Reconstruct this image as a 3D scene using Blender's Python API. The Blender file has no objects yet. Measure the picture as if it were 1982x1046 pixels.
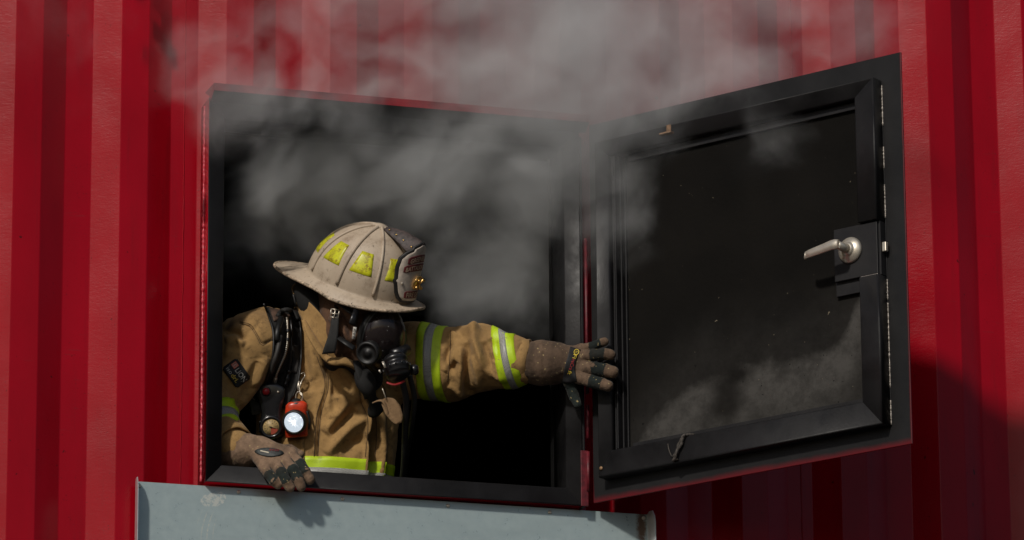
import bpy, bmesh, math, random
import numpy as np
from mathutils import Vector, Matrix
from mathutils.bvhtree import BVHTree

random.seed(7)
SC = bpy.context.scene
COL = SC.collection
PW, PH = 1982.0, 1046.0

# ------------------------------------------------------------------ camera
YAW, PITCH, ROLL, FPX = 0.28741, 0.29152, -0.0074, 10389.3
CAM = np.array([-2.6887, -12.8691, -4.0269])
_fw = np.array([math.sin(YAW)*math.cos(PITCH), math.cos(YAW)*math.cos(PITCH), math.sin(PITCH)])
_r0 = np.array([math.cos(YAW), -math.sin(YAW), 0.0])
_u0 = np.cross(_r0, _fw)
RT = math.cos(ROLL)*_r0 + math.sin(ROLL)*_u0      # picture right
UP = -math.sin(ROLL)*_r0 + math.cos(ROLL)*_u0     # picture up
FW = _fw
TV = -FW                                          # towards the viewer
cam = bpy.data.cameras.new('camera')
cam.sensor_width = 36.0
cam.lens = 36.0*FPX/PW
cam.clip_start = 0.5
cam.clip_end = 3000
cam.dof.use_dof = False
camo = bpy.data.objects.new('camera', cam)
COL.objects.link(camo)
camo.matrix_world = Matrix(((RT[0], UP[0], TV[0], CAM[0]), (RT[1], UP[1], TV[1], CAM[1]), (RT[2], UP[2], TV[2], CAM[2]), (0, 0, 0, 1)))
SC.camera = camo

# ------------------------------------------------------------------ light
SUNV = Vector((-0.86, -1.0, 0.86)).normalized()   # towards the sun
elev = math.asin(SUNV.z)
w = bpy.data.worlds.new('World')
SC.world = w
w.use_nodes = True
nt = w.node_tree
sky = nt.nodes.new('ShaderNodeTexSky')
sky.sky_type = 'NISHITA'
sky.sun_disc = False
sky.sun_elevation = elev
sky.sun_rotation = math.atan2(SUNV.x, SUNV.y)
sky.air_density = 1.0
sky.dust_density = 2.0
nt.links.new(sky.outputs[0], nt.nodes['Background'].inputs[0])
nt.nodes['Background'].inputs[1].default_value = 0.09
sl = bpy.data.lights.new('sun', 'SUN')
sl.energy = 4.6
sl.angle = math.radians(4.0)
sl.color = (1.0, 0.94, 0.86)
sun = bpy.data.objects.new('sun', sl)
COL.objects.link(sun)
sun.rotation_euler = SUNV.to_track_quat('Z', 'Y').to_euler()
SC.view_settings.view_transform = 'Standard'
SC.view_settings.look = 'None'
SC.view_settings.exposure = -0.98
SC.view_settings.gamma = 1.0
SC.view_settings.use_curve_mapping = False
SC.cycles.use_denoising = True
SC.cycles.max_bounces = 8
SC.cycles.volume_bounces = 2
SC.cycles.volume_step_rate = 1.0
SC.cycles.volume_max_steps = 256

# ------------------------------------------------------------------ helpers
def at(px, py, Y):
    """World point where the sight line of photo pixel (px, py) crosses the plane at depth Y."""
    d = FW + RT*(px-PW/2)/FPX - UP*(py-PH/2)/FPX
    t = (Y-CAM[1])/d[1]
    return CAM + t*d

def pix(P):
    d = np.asarray(P, float)-CAM
    z = d@FW
    return np.stack([PW/2+FPX*(d@RT)/z, PH/2-FPX*(d@UP)/z], -1)

def lerp(a, b, t):
    return a+(b-a)*t

def sstep(a, b, x):
    t = np.clip((x-a)/(b-a), 0, 1)
    return t*t*(3-2*t)

WM = {}

def thing(name, label, cat, loc=(0, 0, 0), rotz=0.0, group=None, kind=None):
    o = bpy.data.objects.new(name, None)
    o.empty_display_size = 0.05
    COL.objects.link(o)
    o.location = loc
    o.rotation_euler = (0, 0, rotz)
    o['label'] = label
    o['category'] = cat
    if group:
        o['group'] = group
    if kind:
        o['kind'] = kind
    WM[o.name] = Matrix.Translation(loc) @ Matrix.Rotation(rotz, 4, 'Z')
    return o

def mk(name, V, F, mat, parent=None, smooth=True, local=False, label=None, mats=None, fmat=None, col=None, cat=None, kind=None, group=None):
    """Link one mesh object; V in world coordinates unless local."""
    V = np.asarray(V, float).reshape(-1, 3)
    me = bpy.data.meshes.new(name)
    if parent is not None and not local:
        Mi = np.array(WM[parent.name].inverted())
        V = V@Mi[:3, :3].T+Mi[:3, 3]
    if isinstance(F, np.ndarray) and F.ndim == 2:
        n, k = F.shape
        me.vertices.add(len(V))
        me.vertices.foreach_set('co', V.astype(np.float32).ravel())
        me.loops.add(n*k)
        me.loops.foreach_set('vertex_index', F.astype(np.int32).ravel())
        me.polygons.add(n)
        me.polygons.foreach_set('loop_start', np.arange(0, n*k, k, dtype=np.int32))
        me.polygons.foreach_set('loop_total', np.full(n, k, dtype=np.int32))
        me.update(calc_edges=True)
    else:
        me.from_pydata([tuple(v) for v in V], [], [tuple(int(i) for i in f) for f in F])
    me.validate()
    for m in (mats or [mat]):
        me.materials.append(m)
    if fmat is not None:
        me.polygons.foreach_set('material_index', np.asarray(fmat, dtype=np.int32))
    me.polygons.foreach_set('use_smooth', np.full(len(me.polygons), bool(smooth)))
    if col is not None:
        a = me.color_attributes.new('Col', 'FLOAT_COLOR', 'POINT')
        c = np.ones((len(V), 4), np.float32)
        c[:, :3] = col
        a.data.foreach_set('color', c.ravel())
    o = bpy.data.objects.new(name, me)
    COL.objects.link(o)
    if parent is not None:
        o.parent = parent
        WM[o.name] = WM[parent.name]
    else:
        WM[o.name] = Matrix.Identity(4)
    if label:
        o['label'] = label
    if cat:
        o['category'] = cat
    if kind:
        o['kind'] = kind
    if group:
        o['group'] = group
    return o

class MB:
    """Collects shapes for one mesh."""
    def __init__(s):
        s.V = []
        s.F = []
        s.n = 0

    def add(s, V, F):
        V = np.asarray(V, float).reshape(-1, 3)
        s.V.append(V)
        s.F += [tuple(int(i)+s.n for i in f) for f in F]
        s.n += len(V)
        return s

    def box(s, a, b, bev=0.0):
        x0, y0, z0 = np.minimum(a, b)
        x1, y1, z1 = np.maximum(a, b)
        if bev <= 0:
            V = [(x, y, z) for x in (x0, x1) for y in (y0, y1) for z in (z0, z1)]
            F = [(0, 1, 3, 2), (4, 6, 7, 5), (0, 4, 5, 1), (2, 3, 7, 6), (0, 2, 6, 4), (1, 5, 7, 3)]
            return s.add(V, F)
        bm = bmesh.new()
        bmesh.ops.create_cube(bm, size=1.0)
        for v in bm.verts:
            v.co = Vector(((x0+x1)/2+v.co.x*(x1-x0), (y0+y1)/2+v.co.y*(y1-y0), (z0+z1)/2+v.co.z*(z1-z0)))
        bmesh.ops.bevel(bm, geom=list(bm.edges), offset=bev, segments=2, affect='EDGES', profile=0.5)
        bm.verts.index_update()
        V = [tuple(v.co) for v in bm.verts]
        F = [[v.index for v in f.verts] for f in bm.faces]
        bm.free()
        return s.add(V, F)

    def tube(s, pts, rad, n=10, cap=True, flat=1.0, updir=None):
        pts = np.asarray(pts, float)
        m = len(pts)
        rad = np.broadcast_to(np.asarray(rad, float), (m,))
        T = np.gradient(pts, axis=0) if m > 2 else np.repeat((pts[1]-pts[0])[None], 2, 0)
        T /= np.linalg.norm(T, axis=1)[:, None]+1e-12
        up = np.array(updir if updir is not None else (0.3, -0.9, 0.2), float)
        N = up-T[0]*(up@T[0])
        if np.linalg.norm(N) < 1e-3:
            N = np.array((1.0, 0, 0))
        V = []
        for i in range(m):
            N = (up if updir is not None else N)-T[i]*((up if updir is not None else N)@T[i])
            N /= np.linalg.norm(N)+1e-12
            B = np.cross(T[i], N)
            for k in range(n):
                a = 2*math.pi*k/n
                V.append(pts[i]+rad[i]*(flat*math.cos(a)*N+math.sin(a)*B))
        F = []
        for i in range(m-1):
            for k in range(n):
                k2 = (k+1) % n
                F.append((i*n+k, i*n+k2, (i+1)*n+k2, (i+1)*n+k))
        if cap:
            F.append(tuple(range(n-1, -1, -1)))
            F.append(tuple((m-1)*n+k for k in range(n)))
        return s.add(V, F)

    def lathe(s, prof, c, ax, n=24, ref=(0, 0, 1)):
        """prof: (radius, height along ax) pairs."""
        ax = np.asarray(ax, float)
        ax = ax/np.linalg.norm(ax)
        ref = np.asarray(ref, float)
        e1 = ref-ax*(ref@ax)
        if np.linalg.norm(e1) < 1e-3:
            ref = np.array((1.0, 0, 0))
            e1 = ref-ax*(ref@ax)
        e1 /= np.linalg.norm(e1)
        e2 = np.cross(ax, e1)
        V = []
        for r, h in prof:
            for k in range(n):
                a = 2*math.pi*k/n
                V.append(np.asarray(c)+ax*h+r*(math.cos(a)*e1+math.sin(a)*e2))
        F = []
        m = len(prof)
        for i in range(m-1):
            for k in range(n):
                k2 = (k+1) % n
                F.append((i*n+k, i*n+k2, (i+1)*n+k2, (i+1)*n+k))
        F.append(tuple(range(n-1, -1, -1)))
        F.append(tuple((m-1)*n+k for k in range(n)))
        return s.add(V, F)

    def verts(s):
        return np.concatenate(s.V)

    def build(s, name, mat, parent=None, **kw):
        return mk(name, s.verts(), s.F, mat, parent, **kw)

def spline(pts, n=24):
    """Catmull-Rom through pts."""
    P = np.asarray(pts, float)
    P = np.vstack([2*P[0]-P[1], P, 2*P[-1]-P[-2]])
    out = []
    segs = len(P)-3
    for q in np.linspace(0, segs-1e-6, n):
        i = int(q)
        t = q-i
        a, b, c, d = P[i:i+4]
        out.append(0.5*((2*b)+(-a+c)*t+(2*a-5*b+4*c-d)*t*t+(-a+3*b-3*c+d)*t**3))
    return np.array(out)

# ------------------------------------------------------------------ materials
def newmat(name):
    m = bpy.data.materials.new(name)
    m.use_nodes = True
    N = m.node_tree.nodes
    return m, m.node_tree, N['Principled BSDF']

def nd(t, kind, **kw):
    n = t.nodes.new(kind)
    for k, v in kw.items():
        setattr(n, k, v)
    return n

def mathn(t, op, a, b=None, c=None, clamp=False):
    n = t.nodes.new('ShaderNodeMath')
    n.operation = op
    n.use_clamp = clamp
    for i, x in enumerate((a, b, c)):
        if x is None:
            continue
        if isinstance(x, (int, float)):
            n.inputs[i].default_value = x
        else:
            t.links.new(x, n.inputs[i])
    return n.outputs[0]

def noise(t, scale, detail=4, rough=0.55, vec=None, mapscale=None, dist=0.0):
    tc = t.nodes.new('ShaderNodeTexCoord')
    n = t.nodes.new('ShaderNodeTexNoise')
    n.inputs['Scale'].default_value = scale
    n.inputs['Detail'].default_value = detail
    n.inputs['Roughness'].default_value = rough
    n.inputs['Distortion'].default_value = dist
    src = vec or tc.outputs['Object']
    if mapscale:
        mp = t.nodes.new('ShaderNodeMapping')
        mp.inputs['Scale'].default_value = mapscale
        t.links.new(src, mp.inputs[0])
        src = mp.outputs[0]
    t.links.new(src, n.inputs['Vector'])
    return n.outputs['Fac']

def ramp(t, fac, stops):
    r = t.nodes.new('ShaderNodeValToRGB')
    el = r.color_ramp.elements
    while len(el) < len(stops):
        el.new(0.5)
    for e, (p, c) in zip(el, stops):
        e.position = p
        e.color = (*c, 1) if len(c) == 3 else c
    t.links.new(fac, r.inputs[0])
    return r.outputs[0]

def mixc(t, fac, a, b, mode='MIX'):
    m = t.nodes.new('ShaderNodeMix')
    m.data_type = 'RGBA'
    m.blend_type = mode
    if isinstance(fac, (int, float)):
        m.inputs[0].default_value = fac
    else:
        t.links.new(fac, m.inputs[0])
    for i, x in ((6, a), (7, b)):
        if isinstance(x, tuple):
            m.inputs[i].default_value = (*x[:3], 1)
        else:
            t.links.new(x, m.inputs[i])
    return m.outputs[2]

def bump(t, bs, h, strength=0.3, dist=0.002, prev=None):
    b = t.nodes.new('ShaderNodeBump')
    b.inputs['Strength'].default_value = strength
    b.inputs['Distance'].default_value = dist
    t.links.new(h, b.inputs['Height'])
    if prev is not None:
        t.links.new(prev, b.inputs['Normal'])
    t.links.new(b.outputs[0], bs.inputs['Normal'])
    return b.outputs[0]

def smap(t, v, a, b, lo=0.0, hi=1.0):
    m = t.nodes.new('ShaderNodeMapRange')
    m.interpolation_type = 'SMOOTHSTEP'
    t.links.new(v, m.inputs[0])
    for i, x in zip((1, 2, 3, 4), (a, b, lo, hi)):
        m.inputs[i].default_value = x
    return m.outputs[0]

def plain(name, color, rough=0.5, metal=0.0, var=0.25, scale=30, spec=0.5, bumps=0.0, bscale=200, coat=0.0):
    m, t, b = newmat(name)
    f = noise(t, scale, 5, 0.6)
    lo = tuple(c*(1-var) for c in color)
    hi = tuple(min(1, c*(1+var)) for c in color)
    t.links.new(ramp(t, f, [(0.3, lo), (0.7, hi)]), b.inputs['Base Color'])
    b.inputs['Roughness'].default_value = rough
    b.inputs['Metallic'].default_value = metal
    b.inputs['Specular IOR Level'].default_value = spec
    b.inputs['Coat Weight'].default_value = coat
    if bumps:
        bump(t, b, noise(t, bscale, 3, 0.6), bumps, 0.001)
    return m

# glossy red container paint with orange peel, waviness and grime
def mat_red():
    m, t, b = newmat('red_container_paint')
    big = noise(t, 2.2, 5, 0.6, mapscale=(1.6, 1, 0.7))
    c = ramp(t, big, [(0.3, (0.245, 0.0008, 0.006)), (0.7, (0.35, 0.001, 0.010))])
    st = noise(t, 9, 6, 0.65, mapscale=(3.0, 3.0, 0.22))
    c = mixc(t, mathn(t, 'MULTIPLY', smap(t, st, 0.52, 0.75), 0.35), c, (0.16, 0.006, 0.01))
    spk = noise(t, 160, 2, 0.5)
    c = mixc(t, mathn(t, 'MULTIPLY', smap(t, spk, 0.70, 0.74), 0.6), c, (0.06, 0.003, 0.004))
    chp = noise(t, 34, 2, 0.4, dist=.6)
    c = mixc(t, mathn(t, 'MULTIPLY', smap(t, chp, 0.765, 0.78), 0.75), c, (0.03, 0.004, 0.004))
    scr = noise(t, 20, 3, 0.6, mapscale=(0.5, 0.5, 6))
    c = mixc(t, mathn(t, 'MULTIPLY', smap(t, scr, 0.68, 0.70), 0.25), c, (0.22, 0.02, 0.025))
    t.links.new(c, b.inputs['Base Color'])
    r = smap(t, noise(t, 6, 4), 0.3, 0.7, 0.15, 0.23)
    t.links.new(r, b.inputs['Roughness'])
    b.inputs['Specular IOR Level'].default_value = 0.22
    b1 = bump(t, b, noise(t, 170, 2, 0.5, mapscale=(1, 1, 1.6)), 0.16, 0.001)
    b2 = bump(t, b, noise(t, 60, 3, 0.6, mapscale=(.7, 1, 2.2)), 0.14, 0.002, prev=b1)
    bump(t, b, noise(t, 9, 2, 0.5, mapscale=(1, 1, 1)), 0.12, 0.006, prev=b2)
    return m

def mat_soot(name, base=(0.0095, 0.0092, 0.010), rough=0.5, spec=.28):
    m, t, b = newmat(name)
    b.inputs['Specular IOR Level'].default_value = spec
    f = noise(t, 7, 8, 0.65)
    c = ramp(t, f, [(0.3, tuple(x*0.6 for x in base)), (0.75, tuple(x*1.9 for x in base))])
    sc = noise(t, 60, 4, 0.7, mapscale=(1, 1, 0.15))
    c = mixc(t, smap(t, sc, 0.74, 0.79, 0, 0.5), c, (0.06, 0.055, 0.05))
    t.links.new(c, b.inputs['Base Color'])
    t.links.new(smap(t, noise(t, 12, 5), 0.3, 0.7, rough-0.12, rough+0.15), b.inputs['Roughness'])
    bump(t, b, noise(t, 130, 4, 0.6), 0.25, 0.0012)
    return m

M_RED = mat_red()
M_SOOT = mat_soot('sooty_black_steel')
M_INT = mat_soot('burnt_interior_lining', (0.004, 0.004, 0.004), 0.9, .1)
M_BLACKP = plain('black_plastic', (0.007, 0.007, 0.008), 0.32, var=0.4)
M_RUBBER = plain('black_rubber', (0.0065, 0.0065, 0.0065), 0.5, var=0.4, bumps=0.2, bscale=300)
M_STEEL = plain('brushed_steel', (0.66, 0.60, 0.50), 0.38, 0.75, var=0.12, scale=60)
M_WELD = plain('weld_spatter', (0.30, 0.27, 0.24), 0.45, 0.6, var=0.5, scale=200, bumps=0.8, bscale=400)
M_REDWELD = plain('painted_weld', (0.50, 0.05, 0.07), 0.3, var=0.35, scale=90, bumps=0.6, bscale=260)

def mat_galv():
    m, t, b = newmat('galvanised_sheet')
    f = noise(t, 45, 6, 0.7)
    c = ramp(t, f, [(0.25, (0.37, 0.455, 0.46)), (0.75, (0.43, 0.52, 0.525))])
    st = noise(t, 8, 5, 0.6, mapscale=(0.5, 1, 2.5))
    c = mixc(t, smap(t, st, 0.4, 0.7, 0, 0.35), c, (0.31, 0.38, 0.385))
    # pale paint smears and scratches
    tc = nd(t, 'ShaderNodeTexCoord')
    sep = nd(t, 'ShaderNodeSeparateXYZ')
    t.links.new(tc.outputs['Object'], sep.inputs[0])
    x, z = sep.outputs[0], sep.outputs[2]

    def spot(cx, cz, rx, rz):
        dx = mathn(t, 'DIVIDE', mathn(t, 'SUBTRACT', x, cx), rx)
        dz = mathn(t, 'DIVIDE', mathn(t, 'SUBTRACT', z, cz), rz)
        d = mathn(t, 'SQRT', mathn(t, 'ADD', mathn(t, 'MULTIPLY', dx, dx), mathn(t, 'MULTIPLY', dz, dz)))
        return mathn(t, 'SUBTRACT', 1.0, d, clamp=True)
    s1 = mathn(t, 'ADD', spot(0.185, -0.038, 0.035, 0.028), spot(0.215, -0.03, 0.03, 0.03))
    n1 = noise(t, 75, 6, 0.75)
    k1 = smap(t, mathn(t, 'MULTIPLY', mathn(t, 'MINIMUM', mathn(t, 'MULTIPLY', s1, 2.0), 1.0), n1), 0.44, 0.52, 0, 0.55)
    c = mixc(t, k1, c, (0.75, 0.73, 0.64))
    # three curved rub marks running down
    u = mathn(t, 'ADD', mathn(t, 'SUBTRACT', x, 0.165), mathn(t, 'MULTIPLY', mathn(t, 'POWER', mathn(t, 'ADD', z, 0.14), 2.0), -3.0))
    wv = mathn(t, 'SINE', mathn(t, 'MULTIPLY', u, 420))
    k2 = mathn(t, 'MULTIPLY', smap(t, wv, 0.55, 1.0), mathn(t, 'MULTIPLY', spot(0.185, -0.105, 0.03, 0.055), 1.2, clamp=True))
    k2 = mathn(t, 'MULTIPLY', k2, smap(t, noise(t, 120, 3), 0.35, 0.6))
    c = mixc(t, k2, c, (0.6, 0.6, 0.52))
    sc = noise(t, 50, 2, 0.5, mapscale=(2.2, 1, 0.09))
    c = mixc(t, smap(t, sc, 0.76, 0.80, 0, 0.4), c, (0.45, 0.3, 0.28))
    ru = spot(1.335, -0.03, 0.022, 0.09)
    c = mixc(t, mathn(t, 'MULTIPLY', smap(t, mathn(t, 'MULTIPLY', ru, noise(t, 90, 4)), 0.1, 0.35), 0.9), c, (0.12, 0.055, 0.02))
    t.links.new(c, b.inputs['Base Color'])
    b.inputs['Metallic'].default_value = 0.35
    t.links.new(smap(t, f, 0.3, 0.7, 0.26, 0.42), b.inputs['Roughness'])
    bump(t, b, noise(t, 220, 3, 0.6), 0.12, 0.0006)
    return m
M_GALV = mat_galv()

# ------------------------------------------------------------------ ground
def mat_ground():
    m, t, b = newmat('gravel_and_asphalt')
    c = ramp(t, noise(t, 0.8, 8, 0.65), [(0.3, (0.035, 0.033, 0.03)), (0.7, (0.07, 0.065, 0.06))])
    t.links.new(c, b.inputs['Base Color'])
    b.inputs['Roughness'].default_value = 0.95
    bump(t, b, noise(t, 30, 5, 0.7), 0.6, 0.02)
    return m
GZ = -5.62
mk('ground', [(-400, -400, GZ), (400, -400, GZ), (400, 400, GZ), (-400, 400, GZ)], [(0, 1, 2, 3)], mat_ground(), smooth=False, kind='structure')

# ------------------------------------------------------------------ container
CX0, CX1, CZ0, CZ1 = -3.0, 4.6, -1.70, 1.19      # one container on top of another
root = thing('shipping_container', 'red corrugated steel container with a sooty hatch opening and smoke pouring out', 'container', (0.8, 0.0, GZ))
PIT = 0.278

def prof(X):
    """depth of the corrugated side at X"""
    k = (X % PIT)
    return np.interp(k, [0, .068, .140, .208, .278], [.036, 0, 0, .036, .036])

OPX0, OPX1, OPZ0, OPZ1 = 0.300, 1.262, -0.62, 0.355  # hole in the sheets

def corr_sheet(name, xa, xb, za, zb):
    """Corrugated steel with small bend radii; two skins 2 mm apart."""
    xs = []
    k0 = int(math.floor(xa/PIT))-1
    k1 = int(math.ceil(xb/PIT))+1
    for k in range(k0, k1):
        for c in (0, .068, .140, .208):
            for e in (-.0022, -.0008, .0008, .0022):
                xs.append(k*PIT+c+e)
    xs = np.array([x for x in xs if xa < x < xb]+[xa, xb])
    xs = np.unique(np.round(xs, 5))
    ys = sum(prof(xs+e) for e in (-.0018, -.0009, 0, .0009, .0018))/5
    n = len(xs)
    V = []
    F = []
    for sk, off in enumerate((0, 0.003)):
        for z in (za, zb):
            V += [(x, y+off, z) for x, y in zip(xs, ys)]
    for i in range(n-1):
        F.append((i, i+1, n+i+1, n+i))
        F.append((2*n+i, 3*n+i, 3*n+i+1, 2*n+i+1))
        F.append((i, 2*n+i, 2*n+i+1, i+1))
        F.append((n+i, n+i+1, 3*n+i+1, 3*n+i))
    F.append((0, n, 3*n, 2*n))
    F.append((n-1, 3*n-1, 4*n-1, 2*n-1))
    return V, F

def piece(rects, name='steel_sheet'):
    b = MB()
    for (xa, xb, za, zb) in rects:
        b.add(*corr_sheet(name, xa, xb, za, zb))
    o = b.build(name, M_RED, root, smooth=False)
    return o

SL, SR = 0.243, 1.914
zt, zb_ = CZ1-0.06, CZ0+0.16
piece([(CX0+.16, -1.425, zb_, zt)])
piece([(-1.424, SL, zb_, zt)])
piece([(SL+.001, OPX0, zb_, zt), (OPX0, OPX1, zb_, OPZ0), (OPX0, OPX1, OPZ1, zt), (OPX1, SR, zb_, zt)])
piece([(SR+.001, 3.58, zb_, zt)])
piece([(3.581, CX1-.16, zb_, zt)])
for X in (-1.4245, SL+.0005, SR+.0005, 3.5805):    # lapped sheet joints with a thin bead
    zz = np.linspace(zb_, zt, 160)
    jit = np.array([random.uniform(-.0006, .0006) for _ in zz])
    rr = np.array([random.uniform(.0009, .0022) for _ in zz])
    MB().tube(np.stack([X+jit, np.full_like(zz, prof(X)-.0005), zz], 1), rr, 6).build('weld_seam', M_RED, root)
b = MB().box((CX0, -.012, zt), (CX1, .06, CZ1), .004).build('top_rail', M_RED, root, smooth=False)
b = MB().box((CX0, -.012, CZ0), (CX1, .06, zb_), .004).build('bottom_rail', M_RED, root, smooth=False)
for x0 in (CX0, CX1-.16):
    MB().box((x0, -.014, CZ0+.1), (x0+.16, .12, CZ1-.1), .004).build('corner_post', M_RED, root, smooth=False)
# the container it stands on, roof, ends, back
b = MB()
b.box((CX0, .0, GZ), (CX1, .06, CZ0-.01))
b.build('lower_wall', M_RED, root, smooth=False)
MB().box((CX0, .05, CZ1-.05), (CX1, 2.44, CZ1)).build('roof', M_RED, root, smooth=False)
for x0 in (CX0, CX1-.05):
    MB().box((x0, .07, GZ), (x0+.05, 2.40, CZ1-.06)).build('end_wall', M_RED, root, smooth=False)
MB().box((CX0, 2.40, GZ), (CX1, 2.44, CZ1-.06)).build('back_wall', M_RED, root, smooth=False)
# burnt interior: floor, lining all round with the hatch hole
FLZ = -1.52
b = MB()
b.box((CX0+.1, .11, FLZ-.06), (CX1-.1, 2.38, FLZ))
b.box((CX0+.1, 2.34, FLZ), (CX1-.1, 2.37, CZ1-.07))
b.box((CX0+.1, .11, CZ1-.1), (CX1-.1, 2.33, CZ1-.07))
b.box((-.35, .12, FLZ), (-.32, 2.33, CZ1-.1))
b.box((2.35, .12, FLZ), (2.38, 2.33, CZ1-.1))
for (xa, xb, za, zb2) in ((-.31, OPX0+.03, FLZ, CZ1-.1), (OPX1-.025, 2.34, FLZ, CZ1-.1), (OPX0+.03, OPX1-.025, FLZ, OPZ0+.02), (OPX0+.03, OPX1-.025, OPZ1-.02, CZ1-.1)):
    b.box((xa, .048, za), (xb, .07, zb2))
b.build('interior_lining', M_INT, root, smooth=False)
# hatch frame: square steel tube, sooty face and reveal, red outer sides
FX0, FX1, FZ0, FZ1 = 0.2875, 1.284, -0.638, 0.384
IX0, IX1, IZ0, IZ1 = 0.329, 1.239, -0.593, 0.328
FY0, FY1 = -0.060, 0.046

def frame_member(poly, nm):
    """poly: 4 (x,z) corners of a mitred bar, order: outer a, outer b, inner b, inner a."""
    V = [(x, FY0, z) for x, z in poly]+[(x, FY1, z) for x, z in poly]
    bm = bmesh.new()
    vs = [bm.verts.new(v) for v in V]
    for f in [(0, 1, 2, 3), (7, 6, 5, 4), (0, 4, 5, 1), (1, 5, 6, 2), (2, 6, 7, 3), (3, 7, 4, 0)]:
        bm.faces.new([vs[i] for i in f])
    bmesh.ops.recalc_face_normals(bm, faces=bm.faces)
    bm.edges.ensure_lookup_table()
    lon = [e for e in bm.edges if abs(e.verts[0].co.y-FY0) < 1e-6 and abs(e.verts[1].co.y-FY0) < 1e-6]
    lon = sorted(lon, key=lambda e: -e.calc_length())[:2]
    bmesh.ops.bevel(bm, geom=lon, offset=.0035, segments=3, affect='EDGES', profile=0.5)
    bm.verts.index_update()
    V = np.array([tuple(v.co) for v in bm.verts])
    F = [[v.index for v in f.verts] for f in bm.faces]
    oc = (np.array(poly[0])+np.array(poly[1]))/2
    ic = (np.array(poly[2])+np.array(poly[3]))/2
    out = np.array([oc[0]-ic[0], 0, oc[1]-ic[1]])
    out /= np.linalg.norm(out)
    fm = [1 if np.array(f.normal)@out > .97 else 0 for f in bm.faces]
    bm.free()
    return mk(nm, V, F, None, root, smooth=True, mats=[M_SOOT, M_RED], fmat=fm)
G = .0004
frame_member([(FX0, FZ0), (FX0, FZ1), (IX0, IZ1), (IX0, IZ0)], 'hatch_frame_bar')
frame_member([(FX0+G, FZ1), (FX1, FZ1), (IX1, IZ1), (IX0+G, IZ1)], 'hatch_frame_bar')
frame_member([(FX1, FZ1-G), (FX1, FZ0), (IX1, IZ0), (IX1, IZ1-G)], 'hatch_frame_bar')
frame_member([(FX1-G, FZ0), (FX0+G, FZ0), (IX0+G, IZ0), (IX1-G, IZ0)], 'hatch_frame_bar')
# weld bead down the left outer side and a blob at its top
zz = np.linspace(FZ0+.01, FZ1-.01, 260)
rr = np.array([random.uniform(.002, .0048) for _ in zz])
MB().tube(np.stack([FX0-.001+0*zz, -.012+np.array([random.uniform(-.002, .002) for _ in zz]), zz], 1), rr, 7).build('weld_bead', M_REDWELD, root)
# drip hood over the opening: folded sheet, red lip, sooty underside
hp = [(-.0, .415), (-.100, .410), (-.1022, .389), (-.0995, .388), (-.062, .372), (-.060, .384)]
hx0, hx1 = .290, 1.30
V = [(x, y, z) for x in (hx0, hx1) for (y, z) in hp]
k = len(hp)
F = [(i, (i+1) % k, k+(i+1) % k, k+i) for i in range(k)]+[tuple(range(k-1, -1, -1)), tuple(range(k, 2*k))]
M_LIP = plain('smoke_stained_red', (.17, .006, .010), .4, var=.6, scale=14)
mk('drip_hood', V, F, None, root, smooth=False, mats=[M_LIP, M_SOOT], fmat=[0, 0, 1, 1, 1, 0, 0, 0])
# hinge: barrel with knuckles and the red strip below it
M_DULLRED = plain('sooty_red_hinge', (.10, .006, .012), .5, var=.6, scale=60)
for z0, z1 in ((-.60, -.495), (-.46, -.37), (-.34, .08)):
    MB().tube([(1.297, -.066, z0), (1.297, -.066, z1)], .0045, 12).build('hinge_barrel', M_DULLRED, root)
MB().box((1.2845, -.062, -.64), (1.290, -.02, .36), .001).build('hinge_leaf', M_SOOT, root, smooth=False)
MB().box((1.2775, -.0655, -.64), (1.297, -.0615, -.492), .001).build('red_strip', M_DULLRED, root, smooth=False)

# ------------------------------------------------------------------ hatch door
HX, HY, DZ0, DZ1, DW, TH = 1.3148, -0.060, -0.6303, 0.3937, 0.9706, 0.923
door = thing('hatch_door', 'black sooty steel hatch door swung wide open beside the smoking window opening, lever handle on it', 'hatch door', (HX, HY, DZ0), -TH)
# local axes: x = along the door from the hinge, -y = inner (sooty) side, z up from the bottom

def Lz(z):
    return z-DZ0

def mat_doorplate():
    m, t, b = newmat('door_plate_soot_over_red')
    tc = nd(t, 'ShaderNodeTexCoord')
    sep = nd(t, 'ShaderNodeSeparateXYZ')
    t.links.new(tc.outputs['Object'], sep.inputs[0])
    x, y, z = sep.outputs
    wob = mathn(t, 'MULTIPLY', mathn(t, 'SUBTRACT', noise(t, 5, 5, 0.7), 0.5), 0.018)
    dl = mathn(t, 'ADD', mathn(t, 'DIVIDE', z, 1.5), wob)
    dr = mathn(t, 'ADD', mathn(t, 'MULTIPLY', mathn(t, 'SUBTRACT', DW, x), 2.6), wob)
    dd = mathn(t, 'MINIMUM', dl, dr)
    dx = mathn(t, 'ADD', mathn(t, 'MULTIPLY', x, 1.6), mathn(t, 'MULTIPLY', z, 0.12))
    dd = mathn(t, 'MINIMUM', dd, dx)
    k = smap(t, dd, 0.0, 0.013)
    face = nd(t, 'ShaderNodeNewGeometry')
    soot = ramp(t, noise(t, 6, 8, 0.65), [(0.3, (0.006, 0.006, 0.0065)), (0.75, (0.017, 0.0165, 0.017))])
    inner = smap(t, y, -0.0049, -0.0046, 1, 0)
    kk = mathn(t, 'MULTIPLY', k, inner)
    c = mixc(t, kk, (0.10, 0.005, 0.009), soot)
    t.links.new(c, b.inputs['Base Color'])
    b.inputs['Roughness'].default_value = 0.45
    b.inputs['Specular IOR Level'].default_value = 0.25
    bump(t, b, noise(t, 120, 4, 0.6), 0.2, 0.001)
    return m

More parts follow.
